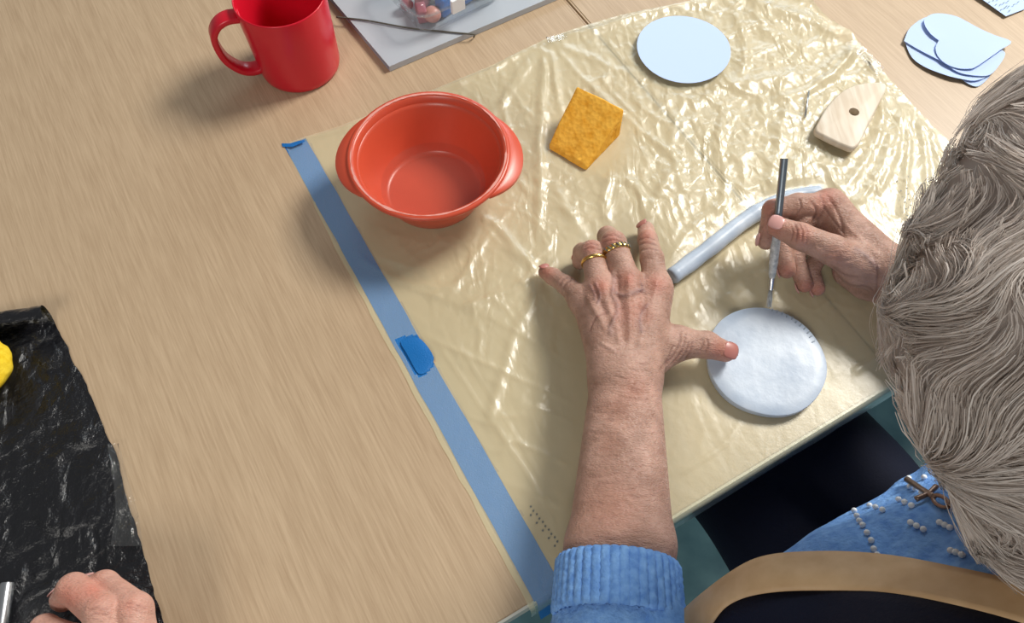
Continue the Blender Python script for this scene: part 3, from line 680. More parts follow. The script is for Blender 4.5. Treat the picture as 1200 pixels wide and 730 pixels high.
for (x, y) in [(1158, 3), (1163, 1), (1168, 0), (1171, 6), (1175, 4), (1180, 2), (1172, 12), (1176, 10), (1181, 8), (1187, 6), (1192, 3), (1182, 13), (1178, 8), (1166, 6)]:
    p0 = P(x, y, 0.0042); p1 = P(x + 2.4, y - 1.3, 0.0042); d = np.array([0.0005, 0.0008, 0])
    bm.faces.new([bm.verts.new(k) for k in (p0 - d, p1 - d, p1 + d, p0 + d)])
mesh_bm('printed_dashes', bm, mat('dark_green_ink', (0.05, 0.09, 0.07), 0.6), o)

# ================================================================== wooden rib and needle
m_rib = mat('pale_beech_tool', rough=0.5)
noise_color(m_rib, 1.0, (0.60, 0.49, 0.36), (0.76, 0.68, 0.56), 0.35, 0.65, 3, (120, 14, 14), 0.4)
tcn = [n_ for n_ in m_rib.node_tree.nodes if n_.type == 'MAPPING'][0]; tcn.inputs['Rotation'].default_value = (0, 0, -0.25)
ribh = 0.014
out_px = [(958, 148), (963, 138), (970, 126), (980, 114), (992, 105), (1006, 100), (1020, 98), (1032, 98), (1037, 101), (1036, 107), (1028, 124), (1018, 144), (1010, 160), (1005, 168), (1000, 171), (994, 170), (980, 164), (966, 157), (959, 153)]
out_w = catmull([P(x, y, ribh)[:2] for x, y in out_px] + [P(*out_px[0], ribh)[:2]], 3)[:-1]
out_w = out_w.mean(0) + (out_w - out_w.mean(0)) * 1.06
hc = P(1001, 131, ribh); nh = len(out_w)
cx = out_w - hc[:2]; angs = np.arctan2(cx[:, 1], cx[:, 0])
hole = np.stack([hc[0] + 0.0052 * np.cos(angs), hc[1] + 0.0052 * np.sin(angs)], 1)
bm = bmesh.new(); zb, zt = TZ + 0.0055, TZ + ribh
def ringv(pts, z): return [bm.verts.new((p[0], p[1], z)) for p in pts]
def shrink(pts, d): c = pts.mean(0); q_ = pts - c; L = np.linalg.norm(q_, axis=1)[:, None]; return c + q_ * (1 - d / L)
lv = [ringv(hole, zt), ringv(shrink(out_w, 0.0028), zt), ringv(shrink(out_w, 0.0012), zt - 0.0005), ringv(shrink(out_w, 0.0003), zt - 0.0018), ringv(out_w, (zb + zt) / 2), ringv(shrink(out_w, 0.0006), zb + 0.0016), ringv(shrink(out_w, 0.0026), zb), ringv(hole, zb)]
for a, b in zip(lv, lv[1:] + lv[:1]):
    for k in range(nh): bm.faces.new((a[k], a[(k + 1) % nh], b[(k + 1) % nh], b[k]))
o = autosmooth(mesh_bm('wooden_rib', bm, m_rib), 50)
setp(o, 'flat pale wooden pottery rib with one round hole', 'pottery tool')
m_metal = mat('bright_metal', (0.62, 0.64, 0.66), 0.28, 1.0)
vv, f = tube([P(943.5, 137, 0.006), P(946, 120, 0.006), P(948, 107, 0.006)], [0.0011, 0.0011, 0.0010], 8)
setp(mesh_np('needle', vv, f, m_metal), 'short thin metal pin lying loose beside the wooden rib', 'pin')

# ================================================================== clay
m_clay = mat('wet_white_clay', (0.60, 0.66, 0.74), 0.38)
n, r = noise_color(m_clay, 38, (0.40, 0.48, 0.59), (0.55, 0.62, 0.71), 0.3, 0.7, 5)
noise_bump(m_clay, 60, 0.0006, 6)
dz0 = TZ + 0.0012; DT = 0.0095; DR = 0.0505
cl = thing('clay_disc', (DISC_C[0], DISC_C[1], dz0), 'flat white clay disc being marked with the metal tool', 'clay disc')
bm = lathe([(0, 0), (DR - 0.003, 0), (DR - 0.0012, 0.0008), (DR - 0.0004, 0.004), (DR, 0.0075), (DR - 0.0003, 0.0089), (DR - 0.0014, DT), (0.040, DT), (0.03, DT), (0.02, DT), (0.01, DT), (0, DT)], 120, (DISC_C[0], DISC_C[1], dz0))
cs = np.array([v.co for v in bm.verts]); nn_ = fbm3(cs, 90, 11)
for v, d in zip(bm.verts, nn_):
    rr_ = math.hypot(v.co.x - DISC_C[0], v.co.y - DISC_C[1])
    if v.co.z > dz0 + 0.003: v.co.z += 0.0003 * d[0]
    if rr_ > 0.045: k = 1 + 0.012 * d[1]; v.co.x = DISC_C[0] + (v.co.x - DISC_C[0]) * k; v.co.y = DISC_C[1] + (v.co.y - DISC_C[1]) * k
autosmooth(mesh_bm('clay_slab', bm, m_clay, cl), 40)
m_groove = mat('scored_clay', (0.30, 0.35, 0.42), 0.6)
ztop = dz0 + DT + 0.0003
marks = [(905, 362), (911, 364), (917, 366), (923, 369), (929, 372), (934, 376), (939, 380), (944, 384), (948, 389), (951, 394), (954, 400)]
for k, (x, y) in enumerate(marks):
    p = P(x, y, ztop - TZ); d = np.array([DISC_C[0] - p[0], DISC_C[1] - p[1], 0]); d /= np.linalg.norm(d); s = np.array([-d[1], d[0], 0])
    bm = bmesh.new(); L = 0.0028; W = 0.00035
    pts = [p - d * 0.001 - s * W, p + d * L * 0.5 - s * W * 2.2, p + d * L, p + d * L * 0.55 + s * W * 2.2, p - d * 0.001 + s * W]
    b_ = [bm.verts.new(q_ + np.array([0, 0, -0.0004])) for q_ in pts]; t_ = [bm.verts.new(q_ + np.array([0, 0, 0.00015])) for q_ in pts]
    bm.faces.new(t_); bm.faces.new(b_[::-1])
    for j in range(5): bm.faces.new((b_[j], b_[(j + 1) % 5], t_[(j + 1) % 5], t_[j]))
    mesh_bm('score_mark', bm, m_groove, cl, smooth=False)
cc = catmull([P(x, y, 0.0088) for x, y in coil_px], 10); cr = 0.0079 + 0.0005 * vnA(np.arange(len(cc)) * 0.35, np.zeros(len(cc)))
cr[0] *= 0.8; cr[-1] *= 0.75
vv, f = tube(cc, cr, 20); o = mesh_np('clay_coil', vv, f, m_clay); setp(o, 'long rolled coil of white clay running under the right hand', 'clay coil')

# ================================================================== modelling tool in the hand
bt0 = P(901, 361, 0.0115); bt1 = P(919, 186, 0.088); bd = (bt1 - bt0) / np.linalg.norm(bt1 - bt0); BL = np.linalg.norm(bt1 - bt0)
pen = thing('clay_tool', tuple(bt0), 'slim brushed metal clay tool with a bristle tip held over disc', 'tool')
m_tool = mat('brushed_steel', (0.30, 0.35, 0.40), 0.33, 1.0)
m_toolclay = mat('clay_smeared_grip', (0.52, 0.55, 0.55), 0.55); noise_color(m_toolclay, 300, (0.35, 0.37, 0.38), (0.62, 0.64, 0.64))
def along(a, b, ra, rb, nm, m, n=14):
    vv, f = tube([bt0 + bd * (a + (b - a) * t) for t in (0, 0.33, 0.66, 1)], [ra + (rb - ra) * t for t in (0, 0.33, 0.66, 1)], n); return autosmooth(mesh_np(nm, vv, f, m, pen), 40)
along(0.075, BL, 0.0034, 0.0034, 'shaft', m_tool)
bmv = [(0.026, 0.0022), (0.030, 0.0031), (0.040, 0.0038), (0.055, 0.0040), (0.070, 0.0037), (0.078, 0.0034)]
vv, f = tube([bt0 + bd * a for a, _ in bmv], [r for _, r in bmv], 14); mesh_np('grip', vv, f, m_toolclay, pen)
along(0.016, 0.026, 0.0019, 0.0024, 'ferrule', m_metal)
bm = bmesh.new()
for k in range(26):
    a = rng.random() * 6.283; r = 0.0022 * math.sqrt(rng.random()); s = np.cross(bd, [1, 0, 0]); s /= np.linalg.norm(s); t = np.cross(bd, s)
    o1 = s * math.cos(a) * r + t * math.sin(a) * r
    vv, f = tube([bt0 + bd * 0.017 + o1 * 0.6, bt0 + bd * 0.008 + o1 * 1.1, bt0 + bd * (0.0005 + 0.002 * rng.random()) + o1], [0.0003, 0.0003, 0.00015], 4)
    vs_ = [bm.verts.new(p) for p in vv]
    for q_ in f: bm.faces.new([vs_[i] for i in q_])
o = mesh_bm('bristles', bm, m_toolclay, pen); o['kind'] = 'stuff'

# ================================================================== people
def skin_mat(name, c1, c2):
    m = mat(name, rough=0.48, spec=0.4)
    tc = nd(m, 'ShaderNodeTexCoord'); n = nd(m, 'ShaderNodeTexNoise', Scale=60.0, Detail=5.0, Roughness=0.6); lk(m, tc.outputs['Object'], n.inputs['Vector'])
    r = nd(m, 'ShaderNodeValToRGB'); r.color_ramp.elements[0].position = 0.32; r.color_ramp.elements[1].position = 0.68
    r.color_ramp.elements[0].color = (*c1, 1); r.color_ramp.elements[1].color = (*c2, 1); lk(m, n.outputs[0], r.inputs[0])
    at = nd(m, 'ShaderNodeVertexColor', layer_name='tint')
    mx = nd(m, 'ShaderNodeMix', data_type='RGBA', blend_type='MULTIPLY'); mx.inputs[0].default_value = 1.0
    lk(m, r.outputs[0], mx.inputs[6]); lk(m, at.outputs[0], mx.inputs[7]); lk(m, mx.outputs[2], bsdf(m).inputs['Base Color'])
    b = bsdf(m); b.inputs['Subsurface Weight'].default_value = 0.12; b.inputs['Subsurface Radius'].default_value = (0.006, 0.002, 0.001); b.inputs['Subsurface Scale'].default_value = 1.0
    # fine skin relief: crossed creases
    v1 = nd(m, 'ShaderNodeTexVoronoi', Scale=520.0, feature='DISTANCE_TO_EDGE'); n2 = nd(m, 'ShaderNodeTexNoise', Scale=230.0, Detail=4.0)
    mp = nd(m, 'ShaderNodeMapping'); mp.inputs['Scale'].default_value = (0.55, 1.6, 1); lk(m, tc.outputs['Object'], mp.inputs[0])
    lk(m, mp.outputs[0], v1.inputs['Vector']); lk(m, mp.outputs[0], n2.inputs['Vector'])
    ad = nd(m, 'ShaderNodeMath', operation='MULTIPLY_ADD'); ad.inputs[1].default_value = 0.6
    lk(m, v1.outputs['Distance'], ad.inputs[0]); lk(m, n2.outputs[0], ad.inputs[2])
    bump(m, ad.outputs[0], 0.0011, 1.0)
    return m
m_skin = skin_mat('aged_skin', (0.34, 0.192, 0.140), (0.51, 0.308, 0.238))
m_skin2 = skin_mat('pink_skin', (0.56, 0.29, 0.22), (0.64, 0.37, 0.29))
m_nail = mat('fingernail', (0.44, 0.17, 0.14), 0.36)
m_nail2 = mat('fingernail_pale', (0.62, 0.33, 0.30), 0.28)

def chain(p, pts, rad, k=0.003):
    d = None
    for i in range(len(pts) - 1):
        c = cap(p, pts[i], pts[i + 1], rad[i], rad[i + 1]); d = c if d is None else smin(d, c, k)
    return d
def HP(l): return [P(x, y, h) for x, y, h in l]
def hand_sdf(fingers, palm, arm, kf=0.0012, kp=0.010):
    """fingers: list of (points, radii); palm: list of (a,b,ra,rb); arm likewise"""
    def fn(p):
        d = None
        for a, b, ra, rb in palm + arm:
            c = cap(p, a, b, ra, rb); d = c if d is None else smin(d, c, kp)
        f = None
        for pts, rad in fingers:
            c = chain(p, pts, rad); f = c if f is None else smin(f, c, kf)
        return smin(d, f, 0.007)
    return fn
def detail(v, q, lines, blobs):
    """raise or cut creases, tendons and veins drawn as polylines over the skin; returns vertices + tint"""
    n = normals(v, q); px, py = proj(v); vis = np.clip(-(n * (v - CAM) / np.linalg.norm(v - CAM, axis=1)[:, None]).sum(1) * 2.5, 0, 1)
    tint = np.ones((len(v), 3)); off = np.zeros(len(v))
    for pts, wd, dep, colr in lines:
        c = catmull(np.array(pts, float), 4); d, s = seg_dist(px, py, c)
        g = np.exp(-(d / wd) ** 2) * vis * np.clip(np.minimum(s, 1 - s) * 8 + 0.2, 0, 1); off += dep * 1e-3 * g
        if colr is not None: tint *= 1 + g[:, None] * (np.array(colr) - 1)
    for x, y, r, colr in blobs:
        g = np.exp(-((px - x) ** 2 + (py - y) ** 2) / (r * r)) * vis; tint *= 1 + g[:, None] * (np.array(colr) - 1)
    return v + n * off[:, None], tint
def set_tint(o, tint):
    a = o.data.color_attributes.new('tint', 'FLOAT_COLOR', 'POINT')
    a.data.foreach_set('color', np.c_[tint, np.ones(len(tint))].astype(np.float32).ravel())
def nail(tip, base, up, wdt, lng, rfin, m, parent, fwd=0.35):
    """curved nail plate over the end of a finger; base->tip is the last bone"""
    tip = np.asarray(tip); d = tip - np.asarray(base); d /= np.linalg.norm(d); up = np.asarray(up, float); up = up - d * (up @ d); up /= np.linalg.norm(up); s = np.cross(d, up)
    nx_, ny_ = 11, 11; vv = []
    for i in range(nx_):
        for j in range(ny_):
            x = i / (nx_ - 1) * 2 - 1; y = j / (ny_ - 1) * 2 - 1
            rn = rfin * 1.5; sq = (1 - 0.22 * abs(y) ** 3) if y > 0 else (1 - 0.30 * abs(y) ** 3); yy = y * (1 - 0.18 * x * x)
            xx = x * wdt / 2 * sq; zc = rfin * 1.0 - (rn - math.sqrt(rn * rn - xx * xx)) + 0.0004 - 0.0016 * max(0, yy) ** 2 - 0.0010 * max(0, -yy) ** 3
            vv.append(tip + d * (lng * (yy / 2 + fwd - 0.35)) + s * xx + up * zc)
    f = [(i * ny_ + j, i * ny_ + j + 1, (i + 1) * ny_ + j + 1, (i + 1) * ny_ + j) for i in range(nx_ - 1) for j in range(ny_ - 1)]
    o = mesh_np('fingernail', vv, f, m, parent); md = o.modifiers.new('t', 'SOLIDIFY'); md.thickness = 0.0006; md.offset = -1; return o

# ---- left arm and hand ------------------------------------------------
L_i = HP([(769, 338, .042), (764, 303, .040), (759, 281, .024), (757, 269, .012)])
L_m = HP([(736, 334, .046), (719, 285, .048), (712, 277, .025), (712, 285, .011)])
L_r = HP([(704, 342, .044), (694, 295, .044), (683, 296, .022), (680, 306, .011)])
L_p = HP([(684, 352, .034), (663, 334, .026), (648, 324, .016), (639, 319, .0105)])
L_t = HP([(757, 418, .032), (795, 402, .031), (828, 404, .0275), (850, 412, .0215)])
wrist = P(733, 440, .046); fore = P(726, 640, .052); foreb = P(724, 715, .062)
side = np.array([1.0, 0.05, 0.0])
L_f = [(L_i, [.0115, .0100, .0088, .0078]), (L_m, [.0118, .0108, .0090, .0080]), (L_r, [.0115, .0098, .0086, .0076]), (L_p, [.0108, .0082, .0074, .0064]), (L_t, [.0150, .0125, .0112, .0088])]
wl, wr = wrist - side * .0108, wrist + side * .0108
L_palm = [(wl + [0, 0, -.002], L_p[0], .0145, .0105), (wl, L_r[0], .0158, .0118), (wrist, L_m[0], .0165, .0125), (wr, L_i[0], .0160, .0120), (wr + [0, 0, -.004], L_t[0], .0150, .0155),
          (L_t[0], L_i[0] + np.array([0, -.012, -.006]), .0140, .0110), (L_t[0], L_t[1], .0160, .0135), (L_i[0], L_p[0], .0105, .0100),
          (P(735, 395, .030), P(712, 372, .028), .016, .014)]
L_arm = [(wl, fore - side * .0165 + [0, 0, -.001], .0162, .0205), (wr, fore + side * .0165, .0162, .0215), (wrist, fore, .0175, .0245), (fore - side * .0165, foreb - side * .016 - [0, 0, .004], .0205, .020), (fore + side * .0165, foreb + side * .016 - [0, 0, .004], .0215, .020)]
L_sdf = hand_sdf(L_f, L_palm, L_arm)
allp = np.array([p for pts, _ in L_f for p in pts] + [wrist, fore, foreb])
Lv, Lq = sdf_mesh(L_sdf, allp.min(0) - [.035, .045, .02], allp.max(0) + [.03, .02, .03], 0.0010)
vein = (0.80, 0.86, 0.98); red = (1.10, 0.80, 0.76); dk = (0.72, 0.66, 0.66)
L_lines = [  # tendons (broad), veins, creases
    ([(770, 325), (766, 350), (757, 380), (748, 410)], 4.0, 0.7, None), ([(737, 322), (737, 345), (738, 375), (737, 405)], 4.0, 1.1, None), ([(706, 330), (711, 352), (720, 380), (727, 405)], 4.0, 1.0, None), ([(687, 345), (698, 365), (712, 390)], 3.5, 0.7, None),
    ([(722, 322), (724, 345), (728, 365)], 4, -0.9, (0.9, 0.86, 0.86)), ([(754, 320), (754, 345), (752, 365)], 4, -0.9, (0.9, 0.86, 0.86)), ([(696, 338), (704, 356), (712, 370)], 3.5, -0.7, (0.9, 0.86, 0.86)),
    ([(718, 318), (720, 333), (717, 345), (724, 357), (722, 372), (715, 385), (718, 395)], 3.0, 1.1, (0.86, 0.90, 0.98)), ([(716, 338), (727, 346), (738, 346), (747, 340), (758, 341)], 2.4, 0.9, (0.76, 0.79, 0.88)), ([(697, 330), (703, 345), (700, 356)], 1.8, 0.6, vein),
    ([(704, 402), (715, 408), (722, 413)], 2.0, 0.6, (1.05, 1.08, 1.12)), ([(745, 345), (753, 338), (752, 330)], 1.6, 0.6, vein), ([(690, 332), (697, 345), (696, 352)], 1.6, 0.5, vein), ([(760, 355), (750, 372), (752, 392)], 2.0, 0.4, vein),
    # knuckle creases
    ([(748, 288), (757, 284), (770, 287)], 1.3, -0.6, dk), ([(750, 294), (760, 291), (772, 293)], 1.2, -0.6, dk), ([(749, 282), (757, 278), (768, 281)], 1.0, -0.4, dk), ([(747, 305), (758, 303), (773, 306)], 1.0, -0.3, None),
    ([(706, 279), (717, 275), (730, 279)], 1.2, -0.6, dk), ([(705, 284), (718, 281), (732, 285)], 1.0, -0.5, dk), ([(684, 289), (692, 285), (703, 288)], 1.1, -0.6, dk), ([(684, 293), (692, 290), (705, 293)], 1.0, -0.5, dk),
    ([(655, 335), (660, 327), (666, 325)], 1.2, -0.5, dk), ([(659, 339), (664, 331), (670, 328)], 1.1, -0.5, dk),
    # creases of the thumb web and the wrist
    ([(779, 428), (790, 416), (797, 402), (797, 388)], 1.3, -0.5, dk), ([(786, 428), (796, 416), (802, 404), (803, 392)], 1.3, -0.5, dk), ([(794, 425), (803, 414), (807, 402)], 1.2, -0.4, dk), ([(802, 422), (809, 412), (812, 400)], 1.1, -0.4, dk), ([(773, 434), (783, 420), (790, 404)], 1.2, -0.5, dk), ([(820, 412), (824, 404), (823, 396)], 1.1, -0.4, dk), ([(826, 414), (830, 405), (828, 397)], 1.1, -0.4, dk),
    ([(690, 390), (697, 374), (710, 366)], 1.3, -0.5, dk),
]
for k in range(26):      # fine cross wrinkles up the wrist and forearm
    y = 425 + k * 8.2; x = 700 + 60 * rng.random(); a = -4 + 8 * rng.random(); w_ = 16 + 26 * rng.random()
    L_lines.append(([(x - w_ / 2, y - a), (x, y + 2), (x + w_ / 2, y + a)], 1.3, -0.28, (0.93, 0.90, 0.90)))
L_blobs = [(770, 333, 12, red), (736, 328, 12, red), (704, 336, 12, red), (717, 281, 10, red), (693, 290, 9, red), (757, 275, 10, red), (640, 318, 9, red), (845, 411, 14, red), (735, 365, 20, (1.06, 0.88, 0.86)), (760, 372, 9, (0.86, 0.74, 0.70)), (752, 360, 7, (0.84, 0.72, 0.68)), (733, 392, 7, (0.85, 0.75, 0.70)),
           (725, 480, 18, (0.95, 0.86, 0.82)), (715, 520, 14, (0.93, 0.86, 0.82)), (720, 600, 40, (1.06, 0.93, 0.88)), (745, 455, 16, (1.05, 0.9, 0.86))]
Lv, Lt = detail(Lv, Lq, [(a, b, c * 1.45, d) for a, b, c, d in L_lines], L_blobs)

# ---- right hand in a writing grip, resting on its little-finger side ----
R_i = HP([(972, 241, .048), (935, 240, .057), (906, 246, .0535), (898, 282, .041)])
R_m = HP([(982, 250, .036), (938, 258, .044), (915, 280, .036), (922, 316, .026)])
R_r = HP([(992, 262, .024), (950, 272, .031), (931, 300, .022), (943, 333, .014)])
R_p = HP([(1000, 276, .015), (966, 290, .020), (950, 316, .013), (958, 338, .0095)])
R_t = HP([(1008, 312, .048), (976, 293, .062), (938, 277, .0655), (911, 266, .0625)])
rw = P(1040, 322, .040); re = T(0.515, -0.055, TZ + 0.055)
R_f = [(R_i, [.0115, .0100, .0090, .0080]), (R_m, [.0115, .0098, .0088, .0078]), (R_r, [.0112, .0094, .0084, .0074]), (R_p, [.0105, .0084, .0076, .0066]), (R_t, [.0155, .0125, .0112, .0088])]
up = np.array([-.15, -.25, 1.0]); up /= np.linalg.norm(up)
R_palm = [(rw + up * .012, R_i[0], .0165, .0125), (rw + up * .004, R_m[0], .0175, .0125), (rw - up * .004, R_r[0], .0175, .0125), (rw - up * .012, R_p[0], .0165, .0120), (rw + up * .010, R_t[0], .0170, .0160), (R_t[0], R_i[0], .0130, .0110), (R_i[0], R_p[0], .0110, .0100),
          (P(995, 318, .020), P(1015, 330, .018), .014, .016)]
R_arm = [(rw + up * .0125, re + up * .010, .0175, .029), (rw - up * .0125, re - up * .008, .0175, .029)]
R_sdf = hand_sdf(R_f, R_palm, R_arm)
allp = np.array([p for pts, _ in R_f for p in pts] + [rw, rw + (re - rw) * 0.6])
rlo = allp.min(0) - [.03, .03, .012]; rhi = allp.max(0) + [.03, .03, .03]
Rv, Rq = sdf_mesh(R_sdf, rlo, rhi, 0.0010)
R_lines = [([(936, 262), (940, 270), (940, 284)], 1.2, -0.5, dk), ([(931, 262), (934, 271), (933, 284)], 1.2, -0.5, dk), ([(942, 263), (946, 272), (945, 286)], 1.0, -0.4, dk), ([(927, 264), (929, 273), (927, 283)], 0.9, -0.35, dk),
    ([(936, 232), (939, 243), (933, 253)], 1.2, -0.7, dk), ([(950, 235), (957, 248), (950, 264)], 1.6, -0.8, dk), ([(960, 228), (966, 243), (958, 258)], 1.3, -0.4, dk), ([(970, 230), (982, 250), (988, 272)], 2.0, -0.6, (0.9, 0.85, 0.85)), ([(964, 240), (975, 256), (990, 275)], 1.4, -0.4, dk),
    ([(955, 288), (966, 298), (980, 300)], 2.0, 0.5, (1.08, 1.05, 1.05)), ([(970, 302), (985, 306), (1003, 304)], 1.6, -0.3, None), ([(975, 312), (990, 322), (1008, 325)], 1.4, -0.3, dk), ([(980, 322), (995, 333), (1010, 336)], 1.2, -0.3, dk), ([(1000, 290), (1015, 300), (1030, 315)], 3.0, 0.6, vein), ([(990, 262), (1008, 280), (1030, 300)], 3, 0.6, None),
    ([(1008, 335), (1020, 338), (1028, 350)], 1.3, -0.4, dk), ([(1024, 300), (1028, 320), (1026, 345)], 1.3, -0.4, dk)]
R_blobs = [(908, 265, 14, red), (922, 318, 10, red), (943, 337, 10, red), (959, 340, 8, red), (900, 240, 12, red), (968, 232, 14, red), (940, 275, 12, red), (980, 300, 14, (1.04, 0.92, 0.9))]
Rv, Rt = detail(Rv, Rq, [(a, b, c * 1.3, d) for a, b, c, d in R_lines], R_blobs)

# ---- posture of the seated woman (body mid-plane at A = 0.335) -----------
MA = 0.335
head_c = T(MA + 0.005, 0.000, 1.005) + np.array([0.0, -0.043, -0.018]); neck_b = T(MA, -0.110, 0.925); chest = T(MA, -0.135, 0.815); belly = T(MA, -0.175, 0.66); pelvis = T(MA, -0.205, 0.53)
sh_l = T(MA - 0.165, -0.145, 0.885); sh_r = T(MA + 0.165, -0.125, 0.885)
el_l = foreb + (foreb - fore) / np.linalg.norm(foreb - fore) * 0.055; el_l[2] = 0.765
hf = BX[0] * 0.80, BX[1] * 0.80, -0.60; hf = np.array(hf) / np.linalg.norm(hf); hs_ = np.array([AX[0], AX[1], 0.0]); hu = np.cross(hs_, hf); HR = np.stack([hs_, hf, hu])
def body_sdf(p):
    d = ell(p, head_c, (.070, .088, .100), HR)
    jaw = head_c + hf * .028 - hu * .062; d = smin(d, ell(p, jaw, (.050, .060, .050), HR), .03)
    d = smin(d, cap(p, head_c + hf * .083 - hu * .008, head_c + hf * .103 - hu * .034, .008, .012), .012)          # nose
    d = smin(d, cap(p, head_c + hf * .074 - hs_ * .03 + hu * .020, head_c + hf * .074 + hs_ * .03 + hu * .020, .009, .009), .02)   # brow
    d = smin(d, cap(p, head_c + hf * .078 - hs_ * .016 - hu * .062, head_c + hf * .078 + hs_ * .016 - hu * .062, .007, .007), .008)  # lips
    for s in (-1, 1):
        e = head_c + hf * .078 + hs_ * s * .031 - hu * .002; d = smax(d, .013 - np.linalg.norm(p - e.astype(np.float32), axis=1), .008)
        er = head_c - hf * .012 + hs_ * s * .072 - hu * .012; d = smin(d, ell(p, er, (.009, .018, .030), HR), .006)
    d = smin(d, cap(p, head_c - hu * .055 - hf * .02, neck_b, .050, .056), .03)
    tor = smin(cap(p, neck_b - [0, 0, .04], chest, .070, .105), cap(p, chest, belly, .105, .115), .05)
    tor = smin(tor, cap(p, belly, pelvis, .115, .125), .05)
    tor = smin(tor, cap(p, sh_l, sh_r, .045, .045), .06)
    d = smin(d, tor, .04)
    for a, b in ((sh_l, el_l), (sh_r, re)): d = smin(d, cap(p, a, b, .045, .034), .03)
    for pts in ((el_l, foreb),): d = smin(d, cap(p, el_l, foreb - [0, 0, .004], .034, .024), .02)
    return d
Bv, Bq = sdf_mesh(body_sdf, np.minimum(pelvis, el_l) - [.2, .2, .15], np.maximum(sh_r, head_c) + [.16, .2, .16], 0.005)
woman = thing('person', tuple(T(MA, -0.15, 0.47)), 'seated person in blue pearl-trimmed cardigan bending over the clay disc', 'person')
V = np.concatenate([Lv, Rv, Bv]); Q = np.concatenate([Lq, Rq + len(Lv), Bq + len(Lv) + len(Rv)])
body = mesh_quads('body', V, Q, m_skin, woman); set_tint(body, np.concatenate([np.clip(Lt, 0, 1.2), np.clip(Rt, 0, 1.2), np.ones((len(Bv), 3))]))
# nails
camdir = lambda p: (CAM - p) / np.linalg.norm(CAM - p)
nail(L_t[-1], L_t[-2], np.array([0.3, -0.30, 0.9]), .0140, .0140, .0092, m_nail, woman, .36)
nail(L_i[-1], L_i[-2], np.array([-0.6, 0.6, 0.5]), .0110, .0110, .0080, m_nail, woman, .45)
nail(L_p[-1], L_p[-2], np.array([0.1, 0.2, 1.0]), .0085, .0085, .0066, m_nail, woman, .45)
nail(L_m[-1], L_m[-2], np.array([0, 1.0, 0.2]), .0110, .0110, .0082, m_nail, woman, .4); nail(L_r[-1], L_r[-2], np.array([-.3, 1.0, 0.2]), .0105, .0105, .0078, m_nail, woman, .4)
nail(R_t[-1], R_t[-2], np.array([0.05, -0.35, 1.0]), .0125, .0130, .0090, m_nail2, woman, .45)
nail(R_i[-1], R_i[-2], np.array([-1.0, 0.5, 0.2]), .0110, .0115, .0082, m_nail2, woman, .4)
for fg in (R_m, R_r, R_p): nail(fg[-1], fg[-2], np.array([-0.9, 0.1, -0.35]), .0095, .0100, .0078 if fg is not R_p else .0068, m_nail2, woman, .5)
# eyes
for s in (-1, 1):
    bm = bmesh.new(); bmesh.ops.create_uvsphere(bm, u_segments=20, v_segments=12, radius=.0095, matrix=Matrix.Translation(tuple(head_c + hf * .063 + hs_ * s * .031 - hu * .002)))
    mesh_bm('eye', bm, m_white, woman)
# rings on the left hand
m_gold = mat('yellow_gold', (0.80, 0.52, 0.16), 0.22, 1.0)
def finger_ring(a, b, t, r, wdt, engraved=False):
    c = a + (b - a) * t; d = (b - a) / np.linalg.norm(b - a); u_ = np.array([0, 0, 1.0]); u_ = u_ - d * (d @ u_); u_ /= np.linalg.norm(u_); s = np.cross(d, u_); bm = bmesh.new(); n = 48; rr = []
    prof = [(-wdt / 2, 0), (-wdt / 2 * .8, .0009), (0, .0013), (wdt / 2 * .8, .0009), (wdt / 2, 0), (0, -.0004)]
    for k in range(n):
        a_ = 2 * math.pi * k / n; rd = u_ * math.cos(a_) + s * math.sin(a_)
        wave = (.0005 * math.sin(k * math.pi / 2) if engraved else 0)
        rr.append([bm.verts.new(c + d * x + rd * (r + y + (wave if 0 < j < 4 else 0))) for j, (x, y) in enumerate(prof)])
    for k in range(n):
        for j in range(6): bm.faces.new((rr[k][j], rr[k][(j + 1) % 6], rr[(k + 1) % n][(j + 1) % 6], rr[(k + 1) % n][j]))
    o = mesh_bm('ring', bm, m_gold, woman); o['label'] = 'gold ring with slanted dark grooves' if engraved else 'plain narrow gold ring'
    if engraved:
        for k in range(-3, 4):
            a_ = k * 0.33; rd = u_ * math.cos(a_) + s * math.sin(a_); td = -u_ * math.sin(a_) + s * math.cos(a_)
            vv, f = tube([c + rd * (r + .0012) + d * wdt * .42 - td * .0012, c + rd * (r + .0018), c + rd * (r + .0012) - d * wdt * .42 + td * .0012], .0005, 5); mesh_np('engraved_line', vv, f, m_print, o)
finger_ring(L_m[0], L_m[1], .80, .0110, .0050, True)
finger_ring(L_r[0], L_r[1], .74, .0104, .0034)

# ---- cardigan --------------------------------------------------------------
m_knit = mat('blue_wool_knit', rough=0.9, spec=0.15)
noise_color(m_knit, 160, (0.13, 0.29, 0.66), (0.25, 0.47, 0.84), 0.3, 0.7, 5)
noise_bump(m_knit, 380, 0.0012, 4, (1, 1, 1))
def torso_sdf(p):
    d = cap(p, T(MA, -0.115, 0.900), T(MA, -0.135, 0.815), .080, .125)
    d = smin(d, cap(p, T(MA - .06, -0.135, 0.80), T(MA - .05, -0.165, 0.66), .105, .110), .05)
    d = smin(d, cap(p, T(MA + .06, -0.135, 0.80), T(MA + .05, -0.165, 0.66), .105, .110), .05)
    d = smin(d, cap(p, belly, pelvis, .130, .138), .05)
    d = smin(d, cap(p, sh_l, sh_r, .055, .055), .06)
    d = smin(d, cap(p, sh_l, T(MA - .125, -0.085, .79), .060, .075), .06)
    return d
cuff_a = P(724, 660, .0535); cuff_b = P(724, 714, .058); ax0 = (cuff_b - cuff_a) / np.linalg.norm(cuff_b - cuff_a)
